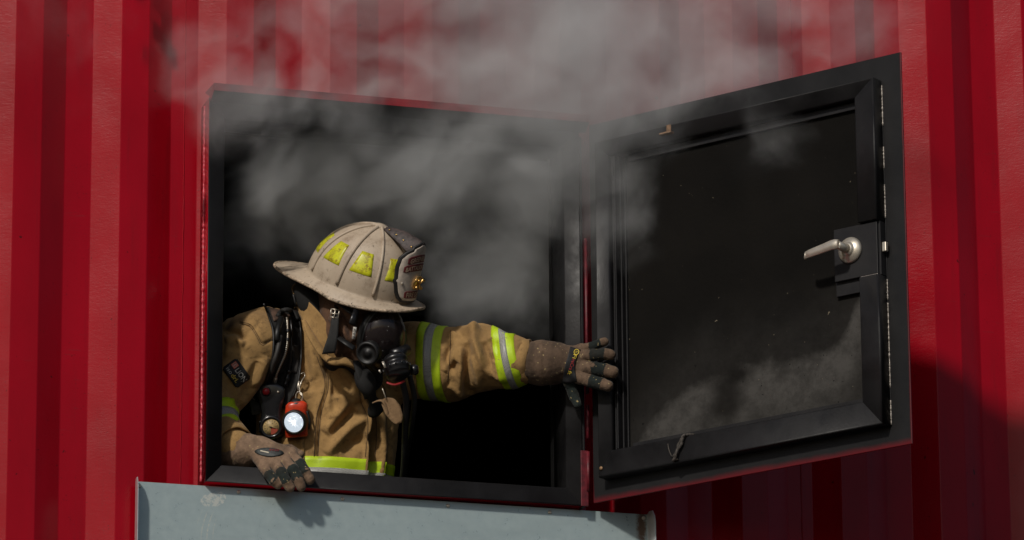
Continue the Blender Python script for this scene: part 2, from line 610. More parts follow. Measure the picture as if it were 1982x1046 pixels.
def mat_panel():
    m, t, b = newmat('scorched_door_panel')
    tc = nd(t, 'ShaderNodeTexCoord')
    sep = nd(t, 'ShaderNodeSeparateXYZ')
    t.links.new(tc.outputs['Object'], sep.inputs[0])
    x, y, z = sep.outputs
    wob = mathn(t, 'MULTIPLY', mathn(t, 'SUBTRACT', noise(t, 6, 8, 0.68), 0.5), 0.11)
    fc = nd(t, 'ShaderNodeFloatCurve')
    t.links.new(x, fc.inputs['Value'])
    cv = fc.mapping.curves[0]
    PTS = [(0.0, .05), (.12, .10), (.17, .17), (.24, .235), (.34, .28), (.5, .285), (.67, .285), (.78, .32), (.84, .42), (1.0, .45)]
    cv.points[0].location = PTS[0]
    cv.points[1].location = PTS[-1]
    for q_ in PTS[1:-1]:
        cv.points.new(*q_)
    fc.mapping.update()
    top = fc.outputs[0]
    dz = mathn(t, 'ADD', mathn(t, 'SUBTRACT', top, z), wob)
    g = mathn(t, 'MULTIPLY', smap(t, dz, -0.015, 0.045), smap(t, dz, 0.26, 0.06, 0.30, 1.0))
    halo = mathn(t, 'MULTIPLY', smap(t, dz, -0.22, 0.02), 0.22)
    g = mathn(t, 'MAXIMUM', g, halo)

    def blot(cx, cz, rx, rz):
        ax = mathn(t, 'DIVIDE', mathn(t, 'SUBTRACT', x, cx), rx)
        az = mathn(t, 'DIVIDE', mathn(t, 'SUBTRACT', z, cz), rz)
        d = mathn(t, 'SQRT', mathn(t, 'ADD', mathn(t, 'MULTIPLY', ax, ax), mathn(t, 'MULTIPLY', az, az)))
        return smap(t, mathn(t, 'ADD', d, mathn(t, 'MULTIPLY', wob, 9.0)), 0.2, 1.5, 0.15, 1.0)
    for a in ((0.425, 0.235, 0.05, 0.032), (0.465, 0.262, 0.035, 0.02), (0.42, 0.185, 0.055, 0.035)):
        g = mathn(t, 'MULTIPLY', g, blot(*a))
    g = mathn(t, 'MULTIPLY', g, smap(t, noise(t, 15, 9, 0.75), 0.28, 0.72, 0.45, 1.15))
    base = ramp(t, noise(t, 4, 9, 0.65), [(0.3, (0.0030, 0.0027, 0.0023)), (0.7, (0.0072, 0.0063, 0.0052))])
    c = mixc(t, mathn(t, 'MINIMUM', g, 1.0), base, (0.062, 0.059, 0.055))  # pale grime smear, with the panel's grey highlight painted into its colour
    spk = noise(t, 70, 2, 0.5)
    c = mixc(t, smap(t, spk, 0.69, 0.73), c, (0.004, 0.004, 0.004))
    sp2 = noise(t, 90, 1, 0.5, dist=1.0)
    c = mixc(t, smap(t, sp2, 0.80, 0.81, 0, 0.7), c, (0.2, 0.17, 0.12))
    t.links.new(c, b.inputs['Base Color'])
    b.inputs['Roughness'].default_value = 0.7
    b.inputs['Specular IOR Level'].default_value = 0.08
    bump(t, b, noise(t, 90, 5, 0.7), 0.35, 0.0015)
    return m

MB().box((0, -.005, 0), (DW, 0.0, DZ1-DZ0), .0012).build('door_plate', mat_doorplate(), door, local=True, smooth=False)
UL, UR, ZB, ZT, TD = .045, .911, Lz(-.577), Lz(.328), .046
tw = .046

def bar(x0, z0, x1, z1, name='raised_frame_bar', mat=M_SOOT, y0=-.0055, y1=-TD, bev=.004):
    return MB().box((x0, y1, z0), (x1, y0, z1), bev).build(name, mat, door, local=True, smooth=False)

def door_bar(poly, bevz=True):
    V = [(x, -TD, z) for x, z in poly]+[(x, -.0055, z) for x, z in poly]
    bm = bmesh.new()
    vs = [bm.verts.new(v) for v in V]
    for f in [(0, 1, 2, 3), (7, 6, 5, 4), (0, 4, 5, 1), (1, 5, 6, 2), (2, 6, 7, 3), (3, 7, 4, 0)]:
        bm.faces.new([vs[i] for i in f])
    bmesh.ops.recalc_face_normals(bm, faces=bm.faces)
    fr = [e for e in bm.edges if abs(e.verts[0].co.y+TD) < 1e-6 and abs(e.verts[1].co.y+TD) < 1e-6]
    lon = sorted(fr, key=lambda e: -e.calc_length())[:2]
    bmesh.ops.bevel(bm, geom=lon, offset=.005, segments=3, affect='EDGES', profile=0.5)
    bm.verts.index_update()
    V = [tuple(v.co) for v in bm.verts]
    F = [[v.index for v in f.verts] for f in bm.faces]
    bm.free()
    mk('raised_frame_bar', V, F, M_SOOT, door, local=True, smooth=True)
g_ = .0002
il, ir, ib, it = UL+.045, UR-.058, ZB+.066, ZT-.046
LZ0, LZ1 = Lz(-.190), Lz(-.045)
door_bar([(UL, ZB), (UR, ZB), (ir, ib), (il, ib)])
door_bar([(UL, ZT), (UR, ZT), (ir, it), (il, it)])
door_bar([(UL-0, ZB+g_), (UL, ZT-g_), (il, it-g_), (il, ib+g_)])
door_bar([(UR, ZB+g_), (UR, LZ0), (ir, LZ0), (ir, ib+g_)])
door_bar([(UR, LZ1), (UR, ZT-g_), (ir, it-g_), (ir, LZ1)])
# weld beads
b = MB()
for z0, z1 in ((ZB+.005, ZB+.07), (ZB+.1, ZB+.32), (LZ0-.06, LZ0-.005), (LZ1+.01, LZ1+.1), (LZ1+.14, LZ1+.2), (ZT-.12, ZT-.01)):
    zz = np.arange(z0, z1, .003)
    rr = [random.uniform(.001, .003) for _ in zz]
    b.tube(np.stack([UR+.0015+0*zz, -.0065+0*zz, zz], 1), rr, 6)
b.build('weld_bead', M_WELD, door, local=True)
zz = np.arange(ZB, ZT, .01)
MB().tube(np.stack([UR+.001+0*zz, -.006+0*zz, zz], 1), .0012, 6).build('weld_seam', M_SOOT, door, local=True)
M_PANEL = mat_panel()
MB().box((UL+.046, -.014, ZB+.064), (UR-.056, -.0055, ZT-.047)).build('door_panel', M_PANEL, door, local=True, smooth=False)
# lip round the panel and seal strips by the hinge side
MB().box((UL+.095, -.024, ZB+.0665), (UR-.0585, -.0145, ZB+.080), .001).build('panel_lip', M_SOOT, door, local=True, smooth=False)
MB().box((UL+.095, -.024, ZT-.066), (UR-.0585, -.0145, ZT-.0468), .001).build('panel_lip', M_SOOT, door, local=True, smooth=False)
for u0, dpt in ((.0925, .034), (.102, .040), (.113, .030), (.122, .022)):
    MB().box((u0, -dpt, ZB+.068), (u0+.004, -.0145, ZT-.048), .0006).build('seal_strip', M_SOOT, door, local=True, smooth=False)
# lock box: dark plate over a cut in the frame
MB().box((.772, -.026, Lz(-.222)), (.853, -.0145, Lz(-.055)), .0015).build('lock_backing', M_SOOT, door, local=True, smooth=False)
MB().box((.776, -.037, LZ0+.004), (.905, -.0262, LZ1-.004), .0015).build('lock_plate', M_SOOT, door, local=True, smooth=False)
MB().box((.902, -.030, LZ0+.002), (.9105, -.0055, LZ1-.002), .0008).build('lock_faceplate', M_SOOT, door, local=True, smooth=False)
MB().box((.911, -.0255, Lz(-.128)), (.923, -.0135, Lz(-.103)), .002).build('latch_bolt', M_STEEL, door, local=True, smooth=False)
MB().box((.858, -.0455, LZ0-.02), (.909, -.0375, LZ0+.002), .002).build('cut_edge', M_WELD, door, local=True, smooth=False)
# lever handle
ru, rz = .826, Lz(-.112)
b = MB().lathe([(.0005, .037), (.0335, .037), (.034, .041), (.031, .046), (.020, .051), (.0165, .053), (.0165, .058), (.0005, .058)], (ru, 0, rz), (0, -1, 0), 40)
b.build('handle_rose', M_STEEL, door, local=True)
lv = MB()
lv.lathe([(.0005, .055), (.0125, .056), (.011, .070), (.0105, .098), (.0005, .099)], (ru, 0, rz), (0, -1, 0), 24)
# flattened lever blade sweeping to the hinge side
P = spline([(ru+.006, -.101, rz+.001), (ru-.014, -.103, rz+.001), (ru-.045, -.101, rz-.003), (ru-.082, -.098, rz-.007), (ru-.098, -.094, rz-.0085)], 22)
hh = np.interp(np.linspace(0, 1, 22), [0, .12, .4, 1], [.011, .0135, .0125, .0095])
V = []
for p_, h_ in zip(P, hh):
    for (a, c) in ((-.0035, -.9), (-.0045, 0), (-.0035, .9), (.0, 1), (.0035, .9), (.0035, -.9), (.0, -1)):
        V.append((p_[0], p_[1]+a, p_[2]+c*h_))
F = []
for i in range(21):
    for k in range(7):
        F.append((i*7+k, i*7+(k+1) % 7, i*7+7+(k+1) % 7, i*7+7+k))
F += [tuple(range(7)), tuple(range(21*7+6, 21*7-1, -1))]
lv.add(V, F)
lv.tube([(ru-.097, -.094, rz-.0085), (ru-.103, -.088, rz-.010), (ru-.104, -.078, rz-.011)], [.008, .0085, .006], 8, flat=.5)
lv.build('lever_handle', M_STEEL, door, local=True)
# bent bracket near the top, small bolt at the low corner
MB().box((.262, -.062, Lz(.300)), (.30, -.0465, Lz(.305)), .001).box((.286, -.062, Lz(.305)), (.30, -.058, Lz(.322)), .001).build('rusty_clip', plain('rusty_clip', (.22, .13, .07), .6, .4, var=.5, scale=150), door, local=True, smooth=False)
MB().lathe([(.0005, .046), (.005, .0465), (.005, .049), (.0005, .0505)], (.056, 0, ZB+.022), (0, -1, 0), 12).build('corner_bolt', plain('rusted_bolt', (.28, .17, .09), .6, .3), door, local=True)

# a twisted strip of charred webbing over the bottom bar
M_CHAR = plain('charred_webbing', (.05, .042, .035), .7, var=.8, scale=120, bumps=1.0, bscale=300)
ws = MB()
c0, s0 = math.cos(TH), math.sin(TH)

def dw(u, off, z):
    return np.array((HX+u*c0-off*s0, HY-u*s0-off*c0, z))
for i in range(5):
    r = lambda a: random.uniform(-a, a)
    P = spline([dw(.335+r(.004), .030, -.508), dw(.322+r(.004), .052+r(.003), -.512), dw(.306+r(.006), .054+r(.004), -.535), dw(.298+r(.008), .056+r(.004), -.557+r(.004)), dw(.288+r(.008), .052+r(.004), -.570+r(.006))], 18)
    ws.tube(P, np.array([.0022+.0022*abs(math.sin(i+j*.8)) for j in range(18)]), 6, flat=.45)
ws.tube(spline([dw(.268, .051, -.526), dw(.274, .054, -.545), dw(.283, .055, -.562), dw(.29, .054, -.556)], 12), .0016, 6)
o = ws.build('charred_strap', M_CHAR, None)
o['label'] = 'charred twisted strap snagged over the bottom bar of the open hatch door'
o['category'] = 'strap'

# ------------------------------------------------------------------ galvanised apron below the hatch
PX0, PX1, PZ1, PY = .115, 1.466, -.6425, -.030
ap = thing('metal_apron', 'galvanised grey metal sheet screwed below the window hatch, gloved hand shadow on it', 'metal sheet', (PX0, PY, PZ1))
MB().box((PX0, PY, PZ1-.95), (PX1, PY+.002, PZ1)).build('sheet', M_GALV, ap, smooth=False)
M_FL = plain('bare_zinc_edge', (.62, .62, .62), .3, .5, var=.1)
for sx, x0, dx in ((-1, PX0, -.004), (1, PX1, .007)):
    # side flange bent forward, with a rounded top corner
    pr = [(0, -.95), (0, 0), (.012, .006), (.030, .004), (.042, -.012), (.046, -.03), (.046, -.95)]
    V = []
    for th_ in (0, .002*sx):
        V += [(x0+th_+dx*(d/.046), PY-d, PZ1+z) for d, z in pr]
    k = len(pr)
    F = [tuple(range(k)), tuple(range(2*k-1, k-1, -1))]+[(i, k+i, k+(i+1) % k, (i+1) % k) for i in range(k)]
    mk('side_flange', V, F, M_FL, ap, smooth=False)
for x, z in ((.123, -.654), (.380, -.6535), (.652, -.6535), (.931, -.6535), (1.203, -.6535), (1.456, -.6525)):
    MB().lathe([(.0005, .0), (.0052, .0), (.0052, .0012), (.0038, .0030), (.0014, .0038), (.0012, .0030), (.0002, .0030)], (x, PY-.0001, z), (0, -1, 0), 14).build('screw', M_STEEL, ap)

# ================================================================== signed distance modelling
def smin(a, b, k):
    h = np.clip(0.5+0.5*(b-a)/k, 0, 1)
    return b+(a-b)*h-k*h*(1-h)

def d_cone(P, a, b, ra, rb):
    a = np.asarray(a, np.float32)
    ab = np.asarray(b, np.float32)-a
    h = np.clip(((P-a)@ab)/(ab@ab), 0, 1)
    return np.linalg.norm(P-a-h[:, None]*ab, axis=1)-(ra+(rb-ra)*h)

def d_chain(P, pts, rad, k=0.01):
    d = None
    for i in range(len(pts)-1):
        e = d_cone(P, pts[i], pts[i+1], rad[i], rad[i+1])
        d = e if d is None else smin(d, e, k)
    return d

def d_ell(P, c, R, ax=None):
    q = P-np.asarray(c, np.float32)
    if ax is not None:
        q = q@np.asarray(ax, np.float32).T
    R = np.asarray(R, np.float32)
    k0 = np.linalg.norm(q/R, axis=1)
    k1 = np.linalg.norm(q/(R*R), axis=1)
    return k0*(k0-1)/(k1+1e-9)

def surface_nets(f, lo, hi, h):
    """Mesh the zero set of f inside the box lo..hi; fine samples only near the surface."""
    lo = np.asarray(lo, np.float32)
    B = 8
    n = np.ceil((np.asarray(hi)-lo)/(h*B)).astype(int)
    N = n*B+1
    cs = h*B
    gc = np.stack(np.meshgrid(*[lo[i]+(np.arange(n[i])+.5)*cs for i in range(3)], indexing='ij'), -1).reshape(-1, 3).astype(np.float32)
    dc = f(gc)
    near = np.abs(dc) < cs*1.5
    vol = np.repeat(np.repeat(np.repeat(dc.reshape(n), B, 0), B, 1), B, 2)
    V = np.full(N, 1.0, np.float32)
    V[:-1, :-1, :-1] = vol
    ids = np.argwhere(near.reshape(n))
    loc = np.stack(np.meshgrid(*[np.arange(B+1)]*3, indexing='ij'), -1).reshape(-1, 3)
    for s in range(0, len(ids), 400):
        idx = (ids[s:s+400, None, :]*B+loc[None]).reshape(-1, 3)
        P = lo+idx.astype(np.float32)*h
        V[idx[:, 0], idx[:, 1], idx[:, 2]] = f(P)
    S = V < 0
    nx, ny, nz = N
    cell = np.zeros((nx-1, ny-1, nz-1), bool)
    c0 = S[:-1, :-1, :-1]
    for dx in (0, 1):
        for dy in (0, 1):
            for dz in (0, 1):
                cell |= S[dx:nx-1+dx, dy:ny-1+dy, dz:nz-1+dz] != c0
    ci = np.argwhere(cell)
    idm = np.full(cell.shape, -1, np.int64)
    idm[ci[:, 0], ci[:, 1], ci[:, 2]] = np.arange(len(ci))
    acc = np.zeros((len(ci), 3), np.float32)
    cnt = np.zeros(len(ci), np.float32)
    cor = [(a, b, c) for a in (0, 1) for b in (0, 1) for c in (0, 1)]
    for p in cor:
        for ax in range(3):
            if p[ax]:
                continue
            q = list(p)
            q[ax] = 1
            va = V[ci[:, 0]+p[0], ci[:, 1]+p[1], ci[:, 2]+p[2]]
            vb = V[ci[:, 0]+q[0], ci[:, 1]+q[1], ci[:, 2]+q[2]]
            m = (va < 0) != (vb < 0)
            t = np.where(m, va/(va-vb+1e-12), 0)
            pt = np.tile(np.array(p, np.float32), (len(ci), 1))
            pt[:, ax] = t
            acc += pt*m[:, None]
            cnt += m
    verts = lo+(ci+acc/cnt[:, None])*h
    F = []
    for ax in range(3):
        o1, o2 = (ax+1) % 3, (ax+2) % 3
        sl0 = [slice(None)]*3
        sl1 = [slice(None)]*3
        sl0[ax] = slice(0, -1)
        sl1[ax] = slice(1, None)
        e = S[tuple(sl0)] != S[tuple(sl1)]
        ei = np.argwhere(e)
        ei = ei[(ei[:, o1] > 0) & (ei[:, o2] > 0) & (ei[:, o1] < N[o1]-1) & (ei[:, o2] < N[o2]-1)]
        inside = S[ei[:, 0], ei[:, 1], ei[:, 2]]
        q = []
        for a, b in ((0, 0), (1, 0), (1, 1), (0, 1)):
            j = ei.copy()
            j[:, o1] -= a
            j[:, o2] -= b
            q.append(idm[j[:, 0], j[:, 1], j[:, 2]])
        q = np.stack(q, 1)
        q[inside] = q[inside][:, ::-1]
        F.append(q)
    F = np.concatenate(F)
    F = F[(F >= 0).all(1)][:, ::-1]
    return verts.astype(np.float64), F

def vnormals(V, F):
    a = V[F[:, 2]]-V[F[:, 0]]
    b = V[F[:, 3]]-V[F[:, 1]]
    n = np.cross(a, b)
    N = np.zeros_like(V)
    for k in range(4):
        np.add.at(N, F[:, k], n)
    return N/(np.linalg.norm(N, axis=1)[:, None]+1e-12)

def relax(V, F, it=2, lam=0.5):
    for _ in range(it):
        S = np.zeros_like(V)
        c = np.zeros(len(V))
        for k in range(4):
            for j in (1, 3):
                np.add.at(S, F[:, k], V[F[:, (k+j) % 4]])
                np.add.at(c, F[:, k], 1)
        V = V+lam*(S/c[:, None]-V)
    return V

def pdist(Q, poly):
    """distance of points Q (n,2) to polyline, and position 0..1 along it"""
    poly = np.asarray(poly, float)
    best = np.full(len(Q), 1e9)
    tt = np.zeros(len(Q))
    m = len(poly)-1
    for i in range(m):
        a, b = poly[i], poly[i+1]
        ab = b-a
        h = np.clip(((Q-a)@ab)/(ab@ab), 0, 1)
        d = np.linalg.norm(Q-a-h[:, None]*ab, axis=1)
        k = d < best
        best[k] = d[k]
        tt[k] = (i+h[k])/m
    return best, tt

def folds(V, N, lst, seed=0):
    """Raise or sink the cloth along fold lines given in photo pixels (front faces only)."""
    Q = pix(V)
    face = np.clip((N@TV)*1.6, 0, 1)
    D = np.zeros(len(V))
    for poly, wd, amp in lst:
        lo = np.min(poly, 0)-wd*3
        hi = np.max(poly, 0)+wd*3
        k = np.where(((Q > lo) & (Q < hi)).all(1))[0]
        if not len(k):
            continue
        sp = spline(poly, 14)
        d, t = pdist(Q[k], sp)
        D[k] += amp*1.7*np.exp(-(d/wd)**2)*np.sqrt(np.clip(1-(2*t-1)**4, 0.0, 1))
    return V+N*(D*face)[:, None]

def vnoise(P, scale, seed=0, octs=3):
    """cheap smooth pseudo noise by summed sines, -1..1"""
    rng = np.random.RandomState(seed)
    s = np.zeros(len(P))
    amp = 1.0
    tot = 0
    for o in range(octs):
        for _ in range(4):
            k = rng.normal(size=3)
            k *= scale*(2**o)/np.linalg.norm(k)*rng.uniform(.7, 1.3)
            s += amp*np.sin(P@k+rng.uniform(0, 6.28)+1.5*np.sin(P@(k[[1, 2, 0]]*.7)))
        tot += amp*4
        amp *= .55
    return s/tot*1.6

P3 = at
PXM = .00132

# ------------------------------------------------------------------ cloth materials
def mat_cloth(name, dirt=1.0, rough=0.9, weave=900, bs=0.25):
    m, t, b = newmat(name)
    at_ = nd(t, 'ShaderNodeAttribute', attribute_name='Col')
    f = noise(t, 16, 8, 0.7)
    c = mixc(t, 1.0, at_.outputs['Color'], ramp(t, f, [(0.25, (0.72, 0.70, 0.68)), (0.75, (1.12, 1.1, 1.08))]), 'MULTIPLY')
    d = noise(t, 42, 7, 0.75)
    c = mixc(t, smap(t, d, 0.50, 0.76, 0, 0.65*dirt), c, (0.03, 0.022, 0.016))
    d2 = noise(t, 180, 3, 0.6)
    c = mixc(t, smap(t, d2, 0.66, 0.76, 0, 0.5*dirt), c, (0.02, 0.015, 0.012))
    t.links.new(c, b.inputs['Base Color'])
    b.inputs['Roughness'].default_value = rough
    b.inputs['Specular IOR Level'].default_value = 0.2
    b.inputs['Sheen Weight'].default_value = 0.08
    b1 = bump(t, b, noise(t, weave, 2, 0.5), bs, 0.0008)
    bump(t, b, noise(t, 42, 6, 0.65, dist=0.25), 0.7, 0.0045, prev=b1)
    return m
M_COAT = mat_cloth('tan_turnout_cloth')
M_GLOVE = mat_cloth('dirty_glove_leather', 1.0, 0.85, 500, 0.5)
M_HOOD = mat_cloth('brown_hood_knit', 0.8, 0.95, 700, 0.5)
TAN = np.array((0.375, 0.232, 0.092))
M_WEB = plain('black_webbing', (0.007, 0.0065, 0.006), .75, var=.5, scale=60, bumps=.5, bscale=500)
M_WEBB = plain('worn_brown_pad', (0.07, 0.038, 0.024), .8, var=.7, scale=40, bumps=.4, bscale=300)

def mat_band(name, c1, c2, sc=520, rough=.5):
    m, t, b = newmat(name)
    tc = nd(t, 'ShaderNodeTexCoord')
    ck = nd(t, 'ShaderNodeTexChecker')
    mp = nd(t, 'ShaderNodeMapping')
    mp.inputs['Rotation'].default_value = (.3, .78, .2)
    t.links.new(tc.outputs['Object'], mp.inputs[0])
    t.links.new(mp.outputs[0], ck.inputs[0])
    ck.inputs['Scale'].default_value = sc
    c = mixc(t, ck.outputs['Fac'], c1, c2)
    d = noise(t, 30, 7, 0.7)
    c = mixc(t, smap(t, d, 0.52, 0.8, 0, 0.6), c, (0.06, 0.06, 0.03))
    t.links.new(c, b.inputs['Base Color'])
    b.inputs['Roughness'].default_value = rough
    bump(t, b, noise(t, 60, 3, .5), .3, .002)
    return m
M_LIME = mat_band('lime_trim', (.50, .68, .015), (.42, .60, .012))
M_SILV = mat_band('silver_trim', (.36, .36, .34), (.22, .22, .21), 420, .4)

# ================================================================== the firefighter
FFX = P3(640, 900, .18)
ff = thing('firefighter', 'person in tan turnout coat, white helmet and face mask leaning out of the hatch', 'person', (FFX[0], .18, FLZ))

# ---- coat: one continuous surface of trunk and both sleeves
AXB, AXT = P3(628, 1010, .22), P3(640, 585, .16)
_ax = (AXT-AXB)
LEN = np.linalg.norm(_ax)
_ax = _ax/LEN
_lat = np.array([1.0, -.06, 0])
_lat -= _ax*(_lat@_ax)
_lat /= np.linalg.norm(_lat)
_dep = np.cross(_lat, _ax)
SHR, ELR, WRR = P3(478, 678, .105), P3(398, 800, .11), P3(452, 866, .02)
SHL, ELL, WRL = P3(800, 697, .11), P3(925, 692, .03), P3(1040, 703, -.078)

def f_coat(P):
    q = P-AXB.astype(np.float32)
    t = (q@_ax.astype(np.float32))/LEN
    a = q@_lat.astype(np.float32)
    b = q@_dep.astype(np.float32)
    tc = np.clip(t, -0.05, 1.0)
    rx = np.interp(tc, [-.05, .15, .4, .65, .82, .93, 1.0], [.176, .172, .186, .196, .175, .115, .075]).astype(np.float32)
    ry = np.interp(tc, [-.05, .15, .4, .65, .82, .93, 1.0], [.125, .125, .13, .125, .105, .085, .065]).astype(np.float32)
    k = np.sqrt((a/rx)**2+(b/ry)**2)
    d = (k-1)*np.minimum(rx, ry)
    d = np.maximum(d, np.maximum((-.05-t)*LEN, (t-1.0)*LEN))
    # right sleeve
    s = d_chain(P, [P3(520, 652, .13), SHR, ELR], [.080, .088, .066], .03)
    s = smin(s, d_chain(P, [ELR, WRR], [.064, .049], .02), .03)
    d = smin(d, s, .035)
    # left sleeve: drooping full cloth
    s = d_chain(P, [P3(735, 690, .14), SHL, P3(868, 706, .07), ELL, P3(985, 700, -.035), WRL], [.085, .098, .096, .086, .066, .046], .02)
    d = smin(d, s, .035)
    return d

V, F = surface_nets(f_coat, np.array([.25, -.20, -.86]), np.array([1.30, .38, -.02]), .0036)
V = relax(V, F, 2)
N = vnormals(V, F)
cr_ = np.clip(1-np.abs(vnoise(V*np.array([1, 1, .75]), 30, 13, 2))*2.2, 0, 1)**2
cr2 = np.clip(1-np.abs(vnoise(V, 75, 17, 2))*2.4, 0, 1)**2
V = V+N*(vnoise(V*np.array([1, 1, .6]), 26, 3)*.0035+vnoise(V, 70, 5)*.0010-cr_*.0042-cr2*.0012*np.clip(vnoise(V, 14, 19, 1)+.4, 0, 1))[:, None]
FOLDS = [
    # front of the coat
    ([(606, 640), (625, 690), (636, 745), (622, 800), (616, 860), (616, 900)], 3.0, -.0045),
    ([(611, 690), (626, 745), (612, 800), (607, 880)], 5, .003),
    ([(637, 696), (660, 712), (684, 745), (694, 780)], 12, .012),
    ([(630, 705), (645, 735), (650, 770)], 9, -.010),
    ([(655, 760), (664, 790), (640, 822), (628, 838)], 11, .010),
    ([(690, 792), (668, 812), (640, 842)], 10, -.009),
    ([(712, 810), (680, 826), (650, 858), (632, 880)], 10, .009),
    ([(720, 846), (690, 856), (664, 880)], 10, -.007),
    ([(573, 640), (590, 700), (600, 760)], 12, -.009),
    ([(590, 630), (604, 690), (606, 735)], 9, .006),
    ([(582, 700), (585, 760), (596, 830)], 8, .005),
    ([(640, 730), (634, 780), (640, 812)], 8, .006),
    ([(700, 690), (700, 760), (714, 806), (710, 850), (708, 925)], 4.5, .010),
    ([(722, 690), (716, 760), (730, 800), (724, 860), (722, 925)], 9, -.020),
    ([(738, 800), (742, 860), (738, 925)], 5, .006),
    ([(752, 790), (756, 860), (752, 925)], 4, -.006),
    # right shoulder and upper arm
    ([(462, 622), (476, 630), (486, 631), (498, 648), (509, 665), (530, 656)], 2.2, -.004),
    ([(432, 644), (450, 640), (466, 648), (472, 660)], 6, -.009),
    ([(436, 660), (455, 654), (474, 668)], 6, .005),
    ([(437, 690), (445, 668), (462, 662), (482, 676)], 7, .004),
    ([(516, 690), (500, 730), (486, 770), (470, 800)], 9, .007),
    ([(500, 700), (485, 740), (470, 775)], 8, -.006),
    ([(440, 735), (452, 770), (470, 800)], 9, -.005),
    # left sleeve
    ([(884, 650), (866, 690), (876, 715), (884, 700)], 7, -.011),
    ([(905, 664), (905, 700), (904, 740), (902, 768)], 7, -.010),
    ([(893, 672), (890, 710), (888, 765)], 8, .008),
    ([(920, 630), (918, 660), (930, 690), (950, 725), (975, 745)], 8, .011),
    ([(938, 662), (944, 700), (956, 735), (985, 752)], 7, -.010),
    ([(885, 628), (905, 640), (925, 628)], 9, .010),
    ([(955, 640), (972, 648), (985, 655)], 6, .008),
    ([(950, 655), (960, 675), (955, 700)], 6, -.008),
    ([(868, 640), (880, 655), (874, 690), (860, 720)], 7, .007),
    ([(912, 690), (925, 725), (930, 760)], 7, .007),
    ([(868, 745), (890, 760), (920, 768)], 6, .006),
    ([(1010, 665), (1016, 700), (1026, 742)], 5, -.005),
    ([(815, 640), (822, 690), (815, 770)], 10, .005),
    ([(800, 650), (806, 690), (796, 740)], 9, -.008),
]
V = folds(V, N, FOLDS)
N = vnormals(V, F)
Q = pix(V)
col = np.tile(TAN, (len(V), 1))
# stains and soil: random darker patches, smudges, and thin dark lines along seams
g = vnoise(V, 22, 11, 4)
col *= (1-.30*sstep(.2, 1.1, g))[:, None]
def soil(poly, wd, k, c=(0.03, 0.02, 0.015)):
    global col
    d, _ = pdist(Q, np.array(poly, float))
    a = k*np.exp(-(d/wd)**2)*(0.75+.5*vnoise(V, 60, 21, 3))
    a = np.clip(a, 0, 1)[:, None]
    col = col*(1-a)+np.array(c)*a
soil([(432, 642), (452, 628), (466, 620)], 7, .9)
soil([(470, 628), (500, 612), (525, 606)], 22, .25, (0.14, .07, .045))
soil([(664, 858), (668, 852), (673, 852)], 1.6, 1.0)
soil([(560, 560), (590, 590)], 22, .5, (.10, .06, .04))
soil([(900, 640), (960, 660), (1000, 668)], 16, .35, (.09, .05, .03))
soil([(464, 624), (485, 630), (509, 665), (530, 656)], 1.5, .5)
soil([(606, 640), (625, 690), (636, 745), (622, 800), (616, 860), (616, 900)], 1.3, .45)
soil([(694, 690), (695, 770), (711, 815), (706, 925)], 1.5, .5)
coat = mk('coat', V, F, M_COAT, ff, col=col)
BV = BVHTree.FromPolygons([tuple(v) for v in V], F.tolist())
CV, CF = V, F

def surf(px, py, off=0.0):
    """Point on the coat seen at a photo pixel, lifted off it."""
    d = FW + RT*(px-PW/2)/FPX - UP*(py-PH/2)/FPX
    d = d/np.linalg.norm(d)
    h = BV.ray_cast(Vector(CAM), Vector(d), 40)
    if h[0] is None or h[0].y > .3:
        return None
    return np.array(h[0])-d*off

def drape(name, grid, mat, parent, off=.002, thick=None, **kw):
    """A cloth or strap lying on the coat: grid of photo pixels (n, m, 2)."""
    grid = np.asarray(grid, float)
    n, m = grid.shape[:2]
    top = np.zeros((n, m, 3))
    last = None
    for i in range(n):
        for j in range(m):
            p = surf(*grid[i, j], off)
            if p is None:
                p = last if last is not None else P3(*grid[i, j], .05)
            top[i, j] = p
            last = p
    # soften steep jumps
    return sheet(name, top, mat, parent, thick or off*1.2, **kw)

def sheet(name, top, mat, parent, thick=.002, dirv=None, **kw):
    n, m = top.shape[:2]
    dv = FW if dirv is None else dirv
    bot = top+np.asarray(dv)*thick
    V = np.concatenate([top.reshape(-1, 3), bot.reshape(-1, 3)])
    o = n*m
    F = []
    for i in range(n-1):
        for j in range(m-1):
            a = i*m+j
            F.append((a, a+m, a+m+1, a+1))
            F.append((o+a, o+a+1, o+a+m+1, o+a+m))
    for i in range(n-1):
        F.append((i*m, o+i*m, o+(i+1)*m, (i+1)*m))
        F.append((i*m+m-1, (i+1)*m+m-1, o+(i+1)*m+m-1, o+i*m+m-1))
    for j in range(m-1):
        F.append((j, j+1, o+j+1, o+j))
        F.append(((n-1)*m+j, o+(n-1)*m+j, o+(n-1)*m+j+1, (n-1)*m+j+1))
    return mk(name, V, F, mat, parent, **kw)

def pgrid(L, R_, n, m):
    """grid between two pixel polylines"""
    a, b = spline(L, n), spline(R_, n)
    t = np.linspace(0, 1, m)[None, :, None]
    return a[:, None]*(1-t)+b[:, None]*t

